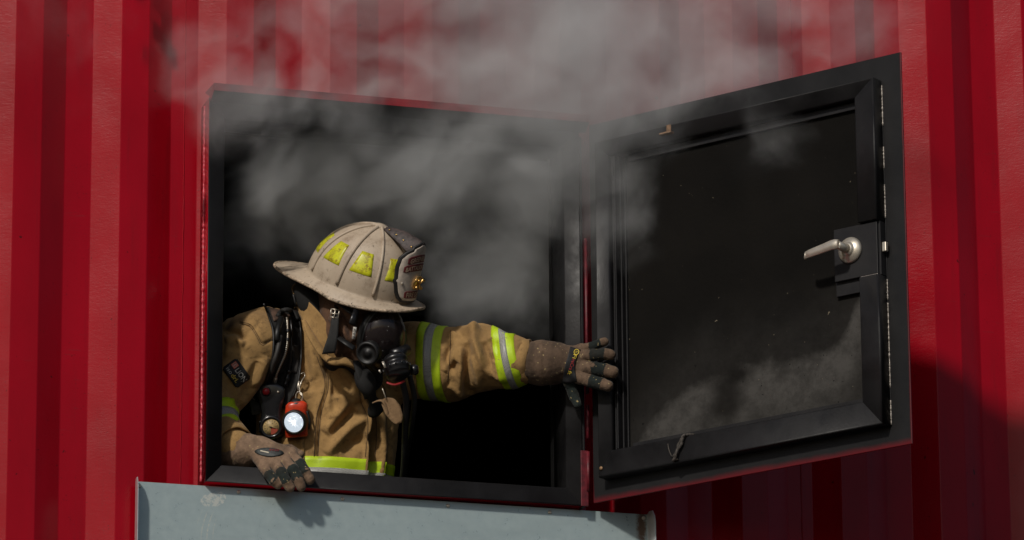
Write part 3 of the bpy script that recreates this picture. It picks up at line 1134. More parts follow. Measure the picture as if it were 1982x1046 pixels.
def ringband(name, cen, dirs, us, mat, parent, off=.0022, start=.13):
    """Band wrapped round the coat. cen(u)->point on the axis, dirs(theta)->outward unit, us: positions."""
    nth = dirs.shape[0]
    top = np.zeros((len(us), nth, 3))
    for i, c in enumerate(us):
        for j in range(nth):
            o = Vector(c+dirs[j]*start)
            h = BV.ray_cast(o, Vector(-dirs[j]), start)
            if h[0] is None:
                top[i, j] = c+dirs[j]*.06
            else:
                top[i, j] = np.array(h[0])+dirs[j]*off
    n, m = len(us), nth
    V = top.reshape(-1, 3)
    ctr = np.mean(top, 1)
    V2 = (top+(ctr[:, None]-top)*.05).reshape(-1, 3)
    V = np.concatenate([V, V2])
    F = []
    o = n*m
    for i in range(n-1):
        for j in range(m):
            j2 = (j+1) % m
            F.append((i*m+j, i*m+j2, (i+1)*m+j2, (i+1)*m+j))
            F.append((o+i*m+j, o+(i+1)*m+j, o+(i+1)*m+j2, o+i*m+j2))
    for j in range(m):
        j2 = (j+1) % m
        F.append((j, o+j, o+j2, j2))
        F.append(((n-1)*m+j, (n-1)*m+j2, o+(n-1)*m+j2, o+(n-1)*m+j))
    return mk(name, V, F, mat, parent)

def sleeve_band(tilt_top, tilt_bot, Yc, wpx, nm):
    """Lime-silver-lime band round the left sleeve; the given pixels are the band's left edge at top and bottom."""
    a, b = P3(*tilt_top, Yc), P3(*tilt_bot, Yc)
    e1 = (a-b)/np.linalg.norm(a-b)
    ax = np.array([.88, -.47, 0.0])
    ax = ax-e1*(ax@e1)
    ax /= np.linalg.norm(ax)
    e2 = np.cross(ax, e1)
    th = np.linspace(0, 2*math.pi, 64, endpoint=False)
    dirs = np.cos(th)[:, None]*e1+np.sin(th)[:, None]*e2
    c = (a+b)/2
    L = wpx*PXM*1.08
    base = ringband('reflective_band', None, dirs, [c+ax*L*t for t in np.linspace(0, 1, 9)], M_LIME, ff, .0022)
    ringband('silver_stripe', None, dirs, [c+ax*L*t for t in np.linspace(.345, .655, 4)], M_SILV, base, .0032)
sleeve_band((820, 622), (814, 778), .085, 46, 'a')
sleeve_band((957, 652), (975, 748), -.020, 40, 'b')
# hem band round the trunk
th = np.linspace(0, 2*math.pi, 90, endpoint=False)
dirs = np.cos(th)[:, None]*_lat+np.sin(th)[:, None]*_dep
def axpt(py):
    q = P3(628, py, .10)
    return AXB+_ax*((q-AXB)@_ax)
hb = ringband('reflective_band', None, dirs, [axpt(y) for y in np.linspace(886, 960, 10)], M_LIME, ff, .0025, .225)
ringband('silver_stripe', None, dirs, [axpt(y) for y in np.linspace(907, 935, 4)], M_SILV, hb, .0035, .225)
# right forearm band
e1 = (WRR-ELR)/np.linalg.norm(WRR-ELR)
e2 = np.cross(e1, np.array([0, 1.0, 0]))
e2 /= np.linalg.norm(e2)
e3 = np.cross(e1, e2)
dirs = np.cos(th[::2])[:, None]*e2+np.sin(th[::2])[:, None]*e3
c = lerp(ELR, WRR, .22)
base = ringband('reflective_band', None, dirs, [c+e1*t*.075 for t in np.linspace(0, 1, 8)], M_LIME, ff, .0022, .085)
ringband('silver_stripe', None, dirs, [c+e1*t*.075 for t in np.linspace(.33, .66, 4)], M_SILV, base, .0032, .085)
# cuff hems
def cuff(c, ax, r0, r1, L, nm='cuff', wob=.04, seed=1):
    ax = ax/np.linalg.norm(ax)
    e1 = np.cross(ax, (0, 1.0, 0))
    e1 /= np.linalg.norm(e1)
    e2 = np.cross(ax, e1)
    rng = np.random.RandomState(seed)
    ph = rng.uniform(0, 6.28, 3)
    V = []
    n = 48
    prof_ = [(r0, 0), (lerp(r0, r1, .4), L*.45), (r1, L), (r1*.93, L*1.0), (r1*.9, L*.9), (r0*.85, L*.3), (r0*.8, 0)]
    for r, h in prof_:
        for k in range(n):
            a = 2*math.pi*k/n
            rr = r*(1+wob*math.sin(2*a+ph[0])+wob*.6*math.sin(5*a+ph[1]+h*40)+wob*.4*math.sin(9*a+ph[2]))
            V.append(c+ax*(h+.004*math.sin(3*a+ph[1]))+rr*(math.cos(a)*e1+math.sin(a)*e2))
    F = [(i*n+k, i*n+(k+1) % n, (i+1)*n+(k+1) % n, (i+1)*n+k) for i in range(len(prof_)-1) for k in range(n)]
    return mk(nm, V, F, M_COAT, ff, col=np.tile(TAN*.92, (len(V), 1)))
cuff(lerp(ELR, WRR, .62), WRR-ELR, .056, .058, .05, wob=.03, seed=2)
cuff(P3(1003, 700, -.05), np.array([.86, -.5, -.03]), .061, .058, .036, wob=.04, seed=3)

# patch with the coat maker's lettering
def textmesh(body, size=1.0, bold=.0, sx=1.0):
    cu = bpy.data.curves.new('lettering', 'FONT')
    cu.body = body
    cu.size = size
    cu.offset = bold
    cu.resolution_u = 2
    cu.align_x = 'CENTER'
    cu.align_y = 'CENTER'
    o = bpy.data.objects.new('lettering', cu)
    COL.objects.link(o)
    dg = bpy.context.evaluated_depsgraph_get()
    me = bpy.data.meshes.new_from_object(o.evaluated_get(dg))
    V = np.array([tuple(v.co) for v in me.vertices])
    F = [tuple(p.vertices) for p in me.polygons]
    bpy.data.objects.remove(o)
    bpy.data.curves.remove(cu)
    bpy.data.meshes.remove(me)
    V = V[:, :2]
    lo, hi = V.min(0), V.max(0)
    V = (V-(lo+hi)/2)*np.array([sx, 1.0])
    return V, F

def fit_text(body, w_, h_, bold=0.0):
    V, F = textmesh(body, 1.0, bold)
    ex = V.max(0)-V.min(0)
    return V*np.array([w_/ex[0], h_/ex[1]]), F

M_PATCH = plain('black_patch', (.008, .008, .009), .7, var=.3, bumps=.3, bscale=600)
M_WHITE = plain('off_white_print', (.42, .40, .36), .6, var=.15)
M_GOLDT = plain('yellow_thread', (.50, .36, .05), .6, var=.15)
M_ORNG = plain('orange_red_thread', (.50, .10, .05), .6, var=.2)
A_ = np.array([(457.0, 691.5), (485.0, 731.0), (458.5, 755.0), (430.5, 713.0)])   # corners: right top, right low, ...
# patch frame in pixels: origin centre, ex along the writing (down-right), ey up
pc = A_.mean(0)
ex = np.array([.585, .811])
ey = np.array([.811, -.585])

def patchpx(u, v):
    return pc+ex*u+ey*v
us_ = np.linspace(-24.5, 24.5, 15)
vs_ = np.linspace(-17.5, 17.5, 11)
g = np.array([[patchpx(u*(1-.0*abs(v)), v) for v in vs_[::-1]] for u in us_])
g[0, 0] = patchpx(-22, 15.5); g[0, -1] = patchpx(-22, -15.5); g[-1, 0] = patchpx(22, 15.5); g[-1, -1] = patchpx(22, -15.5)
pt = drape('sleeve_patch', g, M_PATCH, ff, .003)

def drape_text(name, V2, F, mapf, mat, parent, off, basefn=surf):
    out = []
    for x, y in V2:
        p = basefn(*mapf(x, y), off)
        out.append(p if p is not None else (out[-1] if out else P3(*mapf(x, y), 0)))
    return mk(name, out, F, mat, parent, smooth=False)
Vt, Ft = fit_text('LION', 28, 10.5, .01)
drape_text('lettering', Vt+np.array([8, 5]), Ft, patchpx, M_WHITE, pt, .0038)
Vt, Ft = fit_text('iso', 14, 7.5)
drape_text('lettering', Vt+np.array([-12, -8.0]), Ft, patchpx, M_WHITE, pt, .0038)
Vt, Ft = fit_text('dri.', 18, 9, .02)
drape_text('lettering', Vt+np.array([6, -8.0]), Ft, patchpx, M_GOLDT, pt, .0038)
Vt = np.array([(-21, -.6), (20, -.6), (20, .1), (-21, .1)])
drape_text('line', Vt+np.array([0, -1.5]), [(0, 1, 2, 3)], patchpx, M_WHITE, pt, .0038)
Vt = np.array([(-20, 1), (-9, 1), (-9, 12.5), (-20, 12.5)])
drape_text('emblem', Vt, [(0, 1, 2, 3)], patchpx, M_ORNG, pt, .0037)
tt_ = np.linspace(0, 2*math.pi, 22, endpoint=False)
ring = [(-14.5+r*math.cos(a), 6.7+r*math.sin(a)) for r in (4.6, 3.9) for a in tt_]
drape_text('emblem_ring', ring, [(i, (i+1) % 22, 22+(i+1) % 22, 22+i) for i in range(22)], patchpx, M_WHITE, pt, .0040)
Vt = np.array([(-17, 5.5), (-12, 8.8), (-12.2, 9.5), (-17.3, 6.2), (-15.2, 3.6), (-13.6, 3.9), (-14.6, 9.8), (-15.4, 9.4)])
drape_text('emblem_mark', Vt, [(0, 1, 2, 3), (4, 5, 6, 7)], patchpx, M_WHITE, pt, .0041)

# chest pocket flap edge under the lamp, storm flap
drape('pocket', pgrid([(545, 846), (546, 880), (547, 925)], [(588, 849), (589, 880), (590, 925)], 10, 8), M_COAT, ff, .006).data.color_attributes.new('Col', 'FLOAT_COLOR', 'POINT').data.foreach_set('color', np.tile([*TAN*.85, 1], 10*8*2))

# stitched seams lying on the coat
M_SEAM = plain('dark_stitching', (.07, .042, .02), .9, var=.5)
for sm_, dbl in (([(464, 623), (485, 629), (498, 648), (509, 665), (530, 655)], 3.0), ([(606, 645), (625, 690), (636, 745), (621, 805), (615, 885)], 0),
                 ([(613, 690), (629, 745), (613, 805), (608, 885)], 0), ([(697, 700), (697, 770), (712, 815), (707, 885)], 0),
                 ([(724, 790), (729, 830), (726, 886)], 0), ([(745, 790), (749, 830), (748, 886)], 0),
                 ([(872, 640), (871, 690), (866, 740)], 0), ([(700, 715), (740, 745), (752, 790)], 0)):
    for off_ in ((0, dbl) if dbl else (0,)):
        pp = [surf(x-off_*.6, y+off_, .0006) for x, y in spline(sm_, 60)]
        pp = [p for p in pp if p is not None]
        if len(pp) > 8:
            keep = [pp[0]]
            for p in pp[1:]:
                if np.linalg.norm(p-keep[-1]) < .03:
                    keep.append(p)
            if len(keep) > 8:
                MB().tube(np.array(keep), .0009, 5).build('seam', M_SEAM, ff)

# ---- head, neck and legs under the clothes: one body
SKIN = np.array((.22, .12, .08))
HC = P3(682, 580, .0)
def vr(r, u, t):
    return RT*r+UP*u+TV*t
# helmet axes
hA, hB, hC = math.radians(26), math.radians(22.5), math.radians(15)
_rb = math.cos(hB)*RT-math.sin(hB)*UP
_v = math.sin(hB)*RT+math.cos(hB)*UP
HF = math.cos(hA)*_rb+math.sin(hA)*TV            # forward
_n = -math.sin(hA)*_rb+math.cos(hA)*TV
HU = math.cos(hC)*_v+math.sin(hC)*_n             # crown up
HS = np.cross(HU, HF)                            # wearer's left
HO = P3(699, 546, -.02)                          # centre of the shell at brim height

def hl(x, y, z):
    """helmet-local point: x forward, y wearer's right (towards the viewer), z up"""
    x, y, z = np.asarray(x, float), np.asarray(y, float), np.asarray(z, float)
    return HO+x[..., None]*HF-y[..., None]*HS+z[..., None]*HU

FD = HF*.93-HU*.12                                # face direction
FD /= np.linalg.norm(FD)
HEADC = HO-HU*.055+HF*.0

def f_body(P):
    ax = np.stack([HF, -HS, HU])
    d = d_ell(P, HEADC+HU*.01, (.098, .076, .112), ax)
    jaw = d_ell(P, HEADC-HU*.065+HF*.035, (.062, .052, .055), ax)
    d = smin(d, jaw, .04)
    nose = d_cone(P, HEADC+HF*.095-HU*.0, HEADC+HF*.112-HU*.035, .009, .014)
    d = smin(d, nose, .012)
    for s in (-1, 1):
        ey = HEADC+HF*.093+HU*.002+HS*s*.032
        d = np.maximum(d, -(np.linalg.norm(P-ey.astype(np.float32), axis=1)-.016))
        d = np.minimum(d, np.linalg.norm(P-(HEADC+HF*.083+HU*.0+HS*s*.032).astype(np.float32), axis=1)-.0125)
        d = smin(d, d_cone(P, HEADC-HU*.01+HS*s*.078, HEADC-HU*.035+HS*s*.078, .014, .010), .008)
    d = smin(d, d_cone(P, HEADC+HF*.088-HU*.062+HS*.02, HEADC+HF*.088-HU*.062-HS*.02, .007, .007), .006)
    d = smin(d, d_chain(P, [HEADC-HU*.03-HF*.02, P3(640, 625, .12), P3(640, 690, .17)], [.06, .058, .09], .02), .03)
    d = smin(d, d_chain(P, [P3(640, 690, .17), P3(635, 950, .24)], [.10, .12], .02), .04)
    for s in (-1, 1):
        hip = np.array([FFX[0]-.02+s*.09, .27, -.72])
        knee = np.array([FFX[0]-.02+s*.12, .24, -1.10])
        ank = np.array([FFX[0]-.02+s*.13, .32, -1.44])
        d = smin(d, d_chain(P, [hip, knee, ank], [.10, .07, .05], .02), .03)
        d = smin(d, d_cone(P, ank+np.array([0, 0, -.02]), ank+np.array([0, -.16, -.035]), .05, .042), .02)
    return d
V, F = surface_nets(f_body, np.array([.40, -.26, -1.54]), np.array([1.05, .48, .14]), .006)
V = relax(V, F, 1)
mk('body', V, F, plain('skin', tuple(SKIN), .55, var=.1), ff)
# trousers over the legs
def f_tr(P):
    d = None
    for s in (-1, 1):
        hip = np.array([FFX[0]-.02+s*.085, .27, -.76])
        knee = np.array([FFX[0]-.02+s*.12, .24, -1.10])
        ank = np.array([FFX[0]-.02+s*.13, .32, -1.38])
        e = d_chain(P, [hip, knee, ank], [.135, .105, .095], .02)
        d = e if d is None else smin(d, e, .03)
    return d
V, F = surface_nets(f_tr, np.array([.42, .05, -1.52]), np.array([1.05, .52, -.55]), .012)
N = vnormals(V, F)
V = V+N*(vnoise(V, 30, 4)*.006)[:, None]
mk('trousers', V, F, M_COAT, ff, col=np.tile(TAN*.9, (len(V), 1)))

# brown hood over head and throat
def f_hood(P):
    ax = np.stack([HF, -HS, HU])
    d = d_ell(P, HEADC+HU*.012-HF*.006, (.104, .086, .118), ax)
    d = smin(d, d_ell(P, HEADC-HU*.07+HF*.01, (.07, .068, .06), ax), .04)
    d = smin(d, d_chain(P, [P3(668, 612, -.02), P3(660, 650, .01), P3(655, 690, .07)], [.058, .056, .045], .02), .03)
    d = smin(d, d_chain(P, [P3(700, 640, -.01), P3(706, 690, .02), P3(714, 735, .07)], [.050, .045, .035], .02), .03)
    return d
V, F = surface_nets(f_hood, np.array([.5, -.2, -.36]), np.array([.92, .22, .12]), .0035)
V = relax(V, F, 1)
N = vnormals(V, F)
V = V+N*(vnoise(V*np.array([1, 1, .5]), 60, 8)*.003)[:, None]
V = folds(V, N, [
    ([(648, 600), (668, 622), (684, 650)], 6, -.010), ([(640, 612), (662, 640), (680, 668)], 6, .008),
    ([(660, 590), (690, 600), (720, 598)], 5, .006), ([(655, 620), (660, 650), (670, 680)], 5, -.009),
    ([(672, 590), (690, 615), (696, 640)], 5, -.008), ([(645, 650), (652, 680), (668, 700)], 6, .007),
    ([(676, 600), (684, 630), (688, 660)], 4, .006)])
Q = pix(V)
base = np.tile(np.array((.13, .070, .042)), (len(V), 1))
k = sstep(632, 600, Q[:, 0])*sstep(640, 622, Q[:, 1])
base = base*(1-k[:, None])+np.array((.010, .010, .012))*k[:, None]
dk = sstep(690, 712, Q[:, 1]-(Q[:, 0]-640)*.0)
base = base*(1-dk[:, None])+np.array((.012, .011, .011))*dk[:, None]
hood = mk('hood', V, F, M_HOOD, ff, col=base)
BVH = BVHTree.FromPolygons([tuple(v) for v in V], F.tolist())

# ---- coat collar, standing open round the throat
lo_ = np.array([P3(650, 704, -.005), P3(622, 676, -.01), P3(600, 645, .0), P3(580, 612, .045), P3(574, 590, .09), P3(585, 575, .17), P3(630, 570, .23), P3(700, 585, .24), P3(745, 620, .2), P3(752, 655, .12)])
hi_ = np.array([P3(664, 690, -.018), P3(646, 652, -.035), P3(624, 612, -.025), P3(592, 580, .02), P3(566, 566, .075), P3(575, 548, .16), P3(630, 540, .22), P3(700, 550, .23), P3(752, 590, .19), P3(765, 630, .12)])
a, b = spline(lo_, 60), spline(hi_, 60)
t = np.linspace(0, 1, 10)
top = a[:, None]*(1-t[None, :, None])+b[:, None]*t[None, :, None]
w_ = np.sin(np.linspace(0, 21, 60))[:, None]*np.sin(t*5)[None]*.0025
nn = TV*.6+np.array([-.6, 0, .3])
top = top+w_[..., None]*nn
ctr = np.mean(top, (0, 1))
V1 = top.reshape(-1, 3)
inw = ctr-V1
inw /= np.linalg.norm(inw, axis=1)[:, None]
V2 = V1+inw*.006
V = np.concatenate([V1, V2])
o, n, m = 600, 60, 10
F = []
for i in range(n-1):
    for j in range(m-1):
        q = i*m+j
        F += [(q, q+1, q+m+1, q+m), (o+q, o+q+m, o+q+m+1, o+q+1)]
    F += [(i*m, (i+1)*m, o+(i+1)*m, o+i*m), (i*m+m-1, o+i*m+m-1, o+(i+1)*m+m-1, (i+1)*m+m-1)]
for j in range(m-1):
    F += [(j, o+j, o+j+1, j+1), ((n-1)*m+j, (n-1)*m+j+1, o+(n-1)*m+j+1, o+(n-1)*m+j)]
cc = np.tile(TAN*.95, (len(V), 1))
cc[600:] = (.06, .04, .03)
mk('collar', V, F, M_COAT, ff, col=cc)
# rolled edge cloth folds near the throat clasp
def rag(name, pts, rad, mat, parent, colr=None, flat=.5, n=12):
    b_ = MB().tube(spline(pts, 22), np.interp(np.linspace(0, 1, 22), np.linspace(0, 1, len(rad)), rad), n, flat=flat)
    V_ = b_.verts()
    return mk(name, V_, b_.F, mat, parent, col=np.tile(colr, (len(V_), 1)) if colr is not None else None)
rag('collar_fold', [P3(630, 690, -.02), P3(645, 700, -.035), P3(668, 700, -.04), P3(690, 712, -.03), P3(700, 735, -.01)], [.008, .016, .017, .014, .006], M_COAT, ff, TAN*.9, .55)
rag('collar_fold', [P3(588, 620, .0), P3(602, 650, -.015), P3(622, 682, -.02), P3(640, 705, -.02)], [.006, .012, .013, .006], M_COAT, ff, TAN, .45)

# ---- black strap with a bright buckle hanging at the throat
sg = [P3(650, 602, -.075), P3(648, 625, -.078), P3(645, 648, -.075), P3(640, 668, -.07), P3(636, 685, -.06)]
sp = spline(sg, 14)
wv = np.interp(np.linspace(0, 1, 14), [0, .3, .8, 1], [7, 8, 12, 13])*PXM
top = np.stack([sp+RT*w*s+UP*w*s*.1 for s in np.linspace(-1, 1, 6) for w in [wv[:, None]]], 1)
st = sheet('throat_strap', top, M_WEB, ff, .003)
bk = MB()
c = P3(648, 606, -.080)
ex_, ey_ = RT*.98-UP*.15, UP*.98+RT*.15
for s in (-1, 1):
    bk.tube([c+ex_*s*.0105-ey_*.012, c+ex_*s*.0105+ey_*.009], .0014, 8)
for hgt in (-.012, -.002, .009):
    bk.tube([c-ex_*.0105+ey_*hgt, c+ex_*.0105+ey_*hgt], .0014, 8)
bk.tube([c+ey_*.009, c-ey_*.016+TV*.002], .0016, 8)
bk.build('buckle', M_STEEL, st)
MB().tube([P3(653, 585, -.03), P3(651, 596, -.07)], .007, 8, flat=.3).build('strap_end', M_WEB, st)

# ================================================================== helmet
def mat_helmet():
    m, t, b = newmat('dirty_white_helmet')
    c = ramp(t, noise(t, 9, 8, .7), [(.25, (.39, .31, .23)), (.75, (.52, .43, .325))])
    d = noise(t, 22, 7, .75)
    c = mixc(t, smap(t, d, .48, .78, 0, .75), c, (.20, .135, .085))
    d2 = noise(t, 85, 4, .7)
    c = mixc(t, smap(t, d2, .58, .72, 0, .75), c, (.10, .07, .045))
    d3 = noise(t, 40, 3, .6, mapscale=(1, 1, .4), dist=1.5)
    c = mixc(t, smap(t, d3, .70, .72, 0, .9), c, (.015, .013, .012))
    t.links.new(c, b.inputs['Base Color'])
    b.inputs['Roughness'].default_value = .5
    b.inputs['Specular IOR Level'].default_value = .4
    bump(t, b, noise(t, 160, 4, .7), .35, .001)
    return m
M_HELM = mat_helmet()
M_EDGE = plain('chipped_helmet_edge', (.36, .28, .2), .55, var=.9, scale=130, bumps=.5)
helm = mk('helmet', [hl(0, 0, 0)], [], M_HELM, ff)   # replaced just below
bpy.data.objects.remove(helm)
HA1, HA2, HBW, HH = .141, .150, .123, .158

def dome(phi, h, lift=0.0):
    """surface point of the shell: phi 0 = front, +90 = viewer side"""
    phi, h = np.asarray(phi, float), np.asarray(h, float)
    q = np.clip(h/HH, 0, 1)
    r = np.power(np.clip(1-np.power(q, 2.25), 0, 1), .62)
    ca, sa = np.cos(phi), np.sin(phi)
    A = np.where(ca > 0, HA1, HA2)
    rr = 1/np.sqrt((ca/A)**2+(sa/HBW)**2)
    x = rr*ca*(r+lift/rr)+.0
    y = rr*sa*(r+lift/rr)
    z = h+lift*.6*q
    return hl(x+.012*q, y, z)
nph, nh = 96, 30
hs_ = HH*np.sin(np.linspace(0, math.pi/2, nh))
V = [dome(np.linspace(0, 2*math.pi, nph, endpoint=False), np.full(nph, h)) for h in hs_]
V = np.concatenate(V)
F = [(i*nph+k, (i+1)*nph+k, (i+1)*nph+(k+1) % nph, i*nph+(k+1) % nph) for i in range(nh-1) for k in range(nph)]
# brim, one surface with the shell
ph = np.linspace(0, 2*math.pi, nph, endpoint=False)
def brim_out(phi):
    ca = np.cos(phi)
    back = np.clip(-ca, 0, 1)
    front = np.clip(ca, 0, 1)
    w = .023+.077*back**2.6+.016*front**2
    return w
def brim_pt(phi, s, th=0.0):
    w = brim_out(phi)
    ca, sa = np.cos(phi), np.sin(phi)
    A = np.where(ca > 0, HA1, HA2)
    rr = 1/np.sqrt((ca/A)**2+(sa/HBW)**2)
    R_ = rr+w*s
    back = np.clip(-ca, 0, 1)
    front = np.clip(ca, 0, 1)
    side = np.abs(sa)
    z = -.006-.012*s-.012*side*s**1.5*(1-back)-.022*back**2*s+.012*front**3*s**2+.004*back*s*s
    x = R_*ca
    y = R_*sa*(1-.25*back*s)
    return hl(x, y, z-th)
rows = [brim_pt(ph, s) for s in (0.0, .05, .15, .35, .6, .8, .95, 1.0)]
rows2 = [brim_pt(ph, s, .004) for s in (1.0, .8, .5, .2, 0.0)]
nb = len(V)
B_ = np.concatenate(rows+rows2)
nr = len(rows)+len(rows2)
F += [(nb+i*nph+k, nb+i*nph+(k+1) % nph, nb+(i+1)*nph+(k+1) % nph, nb+(i+1)*nph+k) for i in range(nr-1) for k in range(nph)]
F += [(k, (k+1) % nph, nb+(k+1) % nph, nb+k) for k in range(nph)]
F = [tuple(reversed(f)) for f in F]
V = np.concatenate([V, B_])
helm = mk('helmet', V, F, M_HELM, ff, label='dirty white fire helmet with raised ribs, yellow patches and a front shield')
e = brim_pt(np.append(ph, ph[:1]), 1.0, .002)
MB().tube(e, .0042, 10, cap=False).build('brim_edge', M_EDGE, helm)
# ribs
for i in range(8):
    a_ = math.radians(i*45+0)
    hh_ = HH*np.sin(np.linspace(.03, math.pi/2*.985, 26))
    P = dome(np.full(26, a_), hh_, .001)
    big = i in (0, 2, 4, 6)
    MB().tube(P, .0050 if big else .0040, 10).build('rib', M_HELM, helm)
MB().lathe([(.0005, .006), (.012, .005), (.016, .0), (.016, -.006)], dome(np.array(0.), np.array(HH)), HU, 24).build('crown_cap', M_HELM, helm)
# yellow reflective trapezoids between the ribs
def mat_tet():
    m, t, b = newmat('worn_yellow_patch')
    c = ramp(t, noise(t, 40, 7, .7), [(.3, (.42, .40, .02)), (.7, (.66, .68, .015))])
    d = noise(t, 60, 6, .75)
    c = mixc(t, smap(t, d, .50, .66, 0, .9), c, (.20, .10, .02))
    t.links.new(c, b.inputs['Base Color'])
    b.inputs['Roughness'].default_value = .35
    return m
M_TET = mat_tet()
for i in range(8):
    am = math.radians(i*45+22.5)
    ts = np.linspace(0, 1, 7)
    g = np.zeros((7, 7, 3))
    for r_, t_ in enumerate(ts):
        h = lerp(.050, .103, t_)
        wdt = math.radians(lerp(14.5, 9.5, t_))
        g[r_] = dome(am+np.linspace(-wdt, wdt, 7), np.full(7, h), .0012)
    sheet('reflective_patch', g, M_TET, helm, .0012, dirv=(HO-g[3, 3])/np.linalg.norm(HO-g[3, 3]))
# front shield: curved leather plate
M_SHLD = plain('shield_leather', (.44, .38, .32), .6, var=.25, scale=60, bumps=.3)
M_MAROON = plain('maroon_panel', (.10, .012, .012), .6, var=.3, bumps=.3)
M_BLKL = plain('black_leather', (.012, .011, .011), .5, var=.4, bumps=.3)
M_BRASS = plain('brass', (.72, .46, .16), .3, 1.0, var=.25, scale=80)
M_TXT = plain('cream_lettering', (.46, .34, .24), .6, var=.2)

def shp(y, v, off=0.0):
    """y across (+ = viewer side), v up"""
    y, v = np.asarray(y, float), np.asarray(v, float)
    x = .158+.026*0-v*.08+off-(y**2)/.11+.0*v
    return hl(x, y, v+.004)
ws_ = [(0, .036), (.008, .044), (.022, .050), (.045, .055), (.050, .058), (.056, .055), (.085, .057), (.110, .054), (.125, .044), (.135, .030), (.142, .028), (.150, .012), (.154, .004)]
def plate(k, off, th_, mat, parent, name, dv=0.0):
    g_ = []
    for v, hw in ws_:
        v2 = .077+(v-.077)*k
        g_.append(shp(np.linspace(-hw*k, hw*k, 13), np.full(13, v2), off))
    return sheet(name, np.array(g_), mat, parent, th_, dirv=-HF)
plate(1.04, .0, .004, M_BLKL, helm, 'shield_border')
plate(.955, .0025, .0015, M_SHLD, helm, 'front_shield')

def rocker(y0, v0, hw, hh_, bow, nm='letter_panel'):
    g_ = np.zeros((9, 17, 3))
    for i, s in enumerate(np.linspace(-1, 1, 9)):
        for j, c_ in enumerate(np.linspace(-1, 1, 17)):
            e_ = 1 if abs(c_) < .99 else .72
            g_[i, j] = shp(np.array(y0+hw*c_), np.array(v0+hh_*s*e_+bow*(1-c_**2)), .0033)
    return sheet(nm, g_, M_MAROON, helm, .0012, dirv=-HF)

def shtext(body, y0, v0, w_, h_, bow):
    Vt, Ft = fit_text(body, w_, h_, .012)
    out = [shp(np.array(y0-x), np.array(v0+y+bow*(1-(x/(w_/2))**2)), .0040) for x, y in Vt]
    mk('lettering', out, Ft, M_TXT, helm, smooth=False)
rocker(0, .106, .040, .0100, .010)
shtext('GREENSBORO', 0, .106, .070, .0125, .010)
rocker(0, .083, .046, .0095, .010)
shtext('BATTALION CHIEF', 0, .083, .084, .0120, .010)
rocker(0, .018, .034, .0095, .002)
shtext('FIRE DEPT', 0, .018, .058, .0130, .002)
for s in (-1, 1):
    MB().lathe([(.0005, .0), (.0036, .0), (.0036, .0015), (.001, .003)], shp(np.array(.045*s), np.array(.047), .004), HF, 14).build('rivet', M_STEEL, helm)
# brass badge: disc with crossed trumpets
bc = shp(np.array(0.), np.array(.052), .0045)
bn = HF*.97-HU*.1
e1b = HS
e2b = np.cross(bn, e1b)
bd = MB().lathe([(.0005, .0), (.0195, .0), (.0195, .0015), (.017, .003), (.0005, .004)], bc, bn, 30).build('brass_badge', M_BRASS, helm)
for a_ in (.75, -.75, 2.4, -2.4)[:4]:
    dv_ = math.cos(a_)*e2b+math.sin(a_)*e1b
    b = MB().tube([bc+bn*.006-dv_*.013, bc+bn*.007+dv_*.006, bc+bn*.008+dv_*.011, bc+bn*.008+dv_*.017], [.0018, .002, .0032, .0062], 10)
    b.build('badge_trumpet', M_BRASS, helm)
# dark leather brace running from the crown to the top of the shield
tipc = shp(np.array(0.), np.array(.150), .002)
cr = dome(np.array(0.), np.array(HH*.985), .004)
g = np.zeros((14, 9, 3))
for i, t_ in enumerate(np.linspace(0, 1, 14)):
    hw = np.interp(t_, [0, .25, .7, 1], [.010, .022, .033, .026])
    for j, c_ in enumerate(np.linspace(-1, 1, 9)):
        p = lerp(cr, tipc, t_)+HU*(.008*math.sin(math.pi*t_)+.006)
        drop = np.interp(t_, [0, 1], [.008, .040])*abs(c_)**1.6
        g[i, j] = p-HS*hw*c_-HU*drop-HF*.006*abs(c_)+HU*random.uniform(-.0012, .0012)
br = sheet('shield_brace', g, plain('cracked_leather', (.05, .036, .033), .6, var=.8, scale=90, bumps=.9, bscale=160), helm, .003, dirv=-HU)
for i in (2, 5, 8, 11):
    MB().lathe([(.0005, .0), (.0026, .0), (.0018, .0022), (.0003, .0024)], g[i, 7]+HU*.001, -HS*.7+HU*.5, 10).build('rivet', M_BRASS, helm)
M_EARF = plain('ear_flap_black', (.004, .004, .004), .9, var=.4)
# dark ear flap and suspension under the back brim
mkp = [P3(575, 545, .06), P3(590, 560, .04), P3(612, 580, .02), P3(632, 592, .0)]
MB().tube(spline([P3(590, 535, .05), P3(596, 565, .05), P3(612, 600, .04), P3(630, 625, .04)], 16), [.020+.022*math.sin(math.pi*i/15) for i in range(16)], 16, flat=.8).build('ear_flap', M_EARF, ff)
MB().tube(spline([P3(578, 530, .07), P3(583, 560, .06), P3(592, 588, .055)], 12), .006, 8, flat=.4).build('neck_strap', M_WEB, ff)

# ================================================================== breathing mask
M_LENS, t, b = newmat('smoked_lens')
b.inputs['Base Color'].default_value = (.018, .013, .013, 1)
b.inputs['Roughness'].default_value = .16
b.inputs['Specular IOR Level'].default_value = .55
b.inputs['Alpha'].default_value = .86
t.links.new(smap(t, noise(t, 14, 4), .35, .7, .12, .3), b.inputs['Roughness'])
MC = P3(740, 658, -.055)
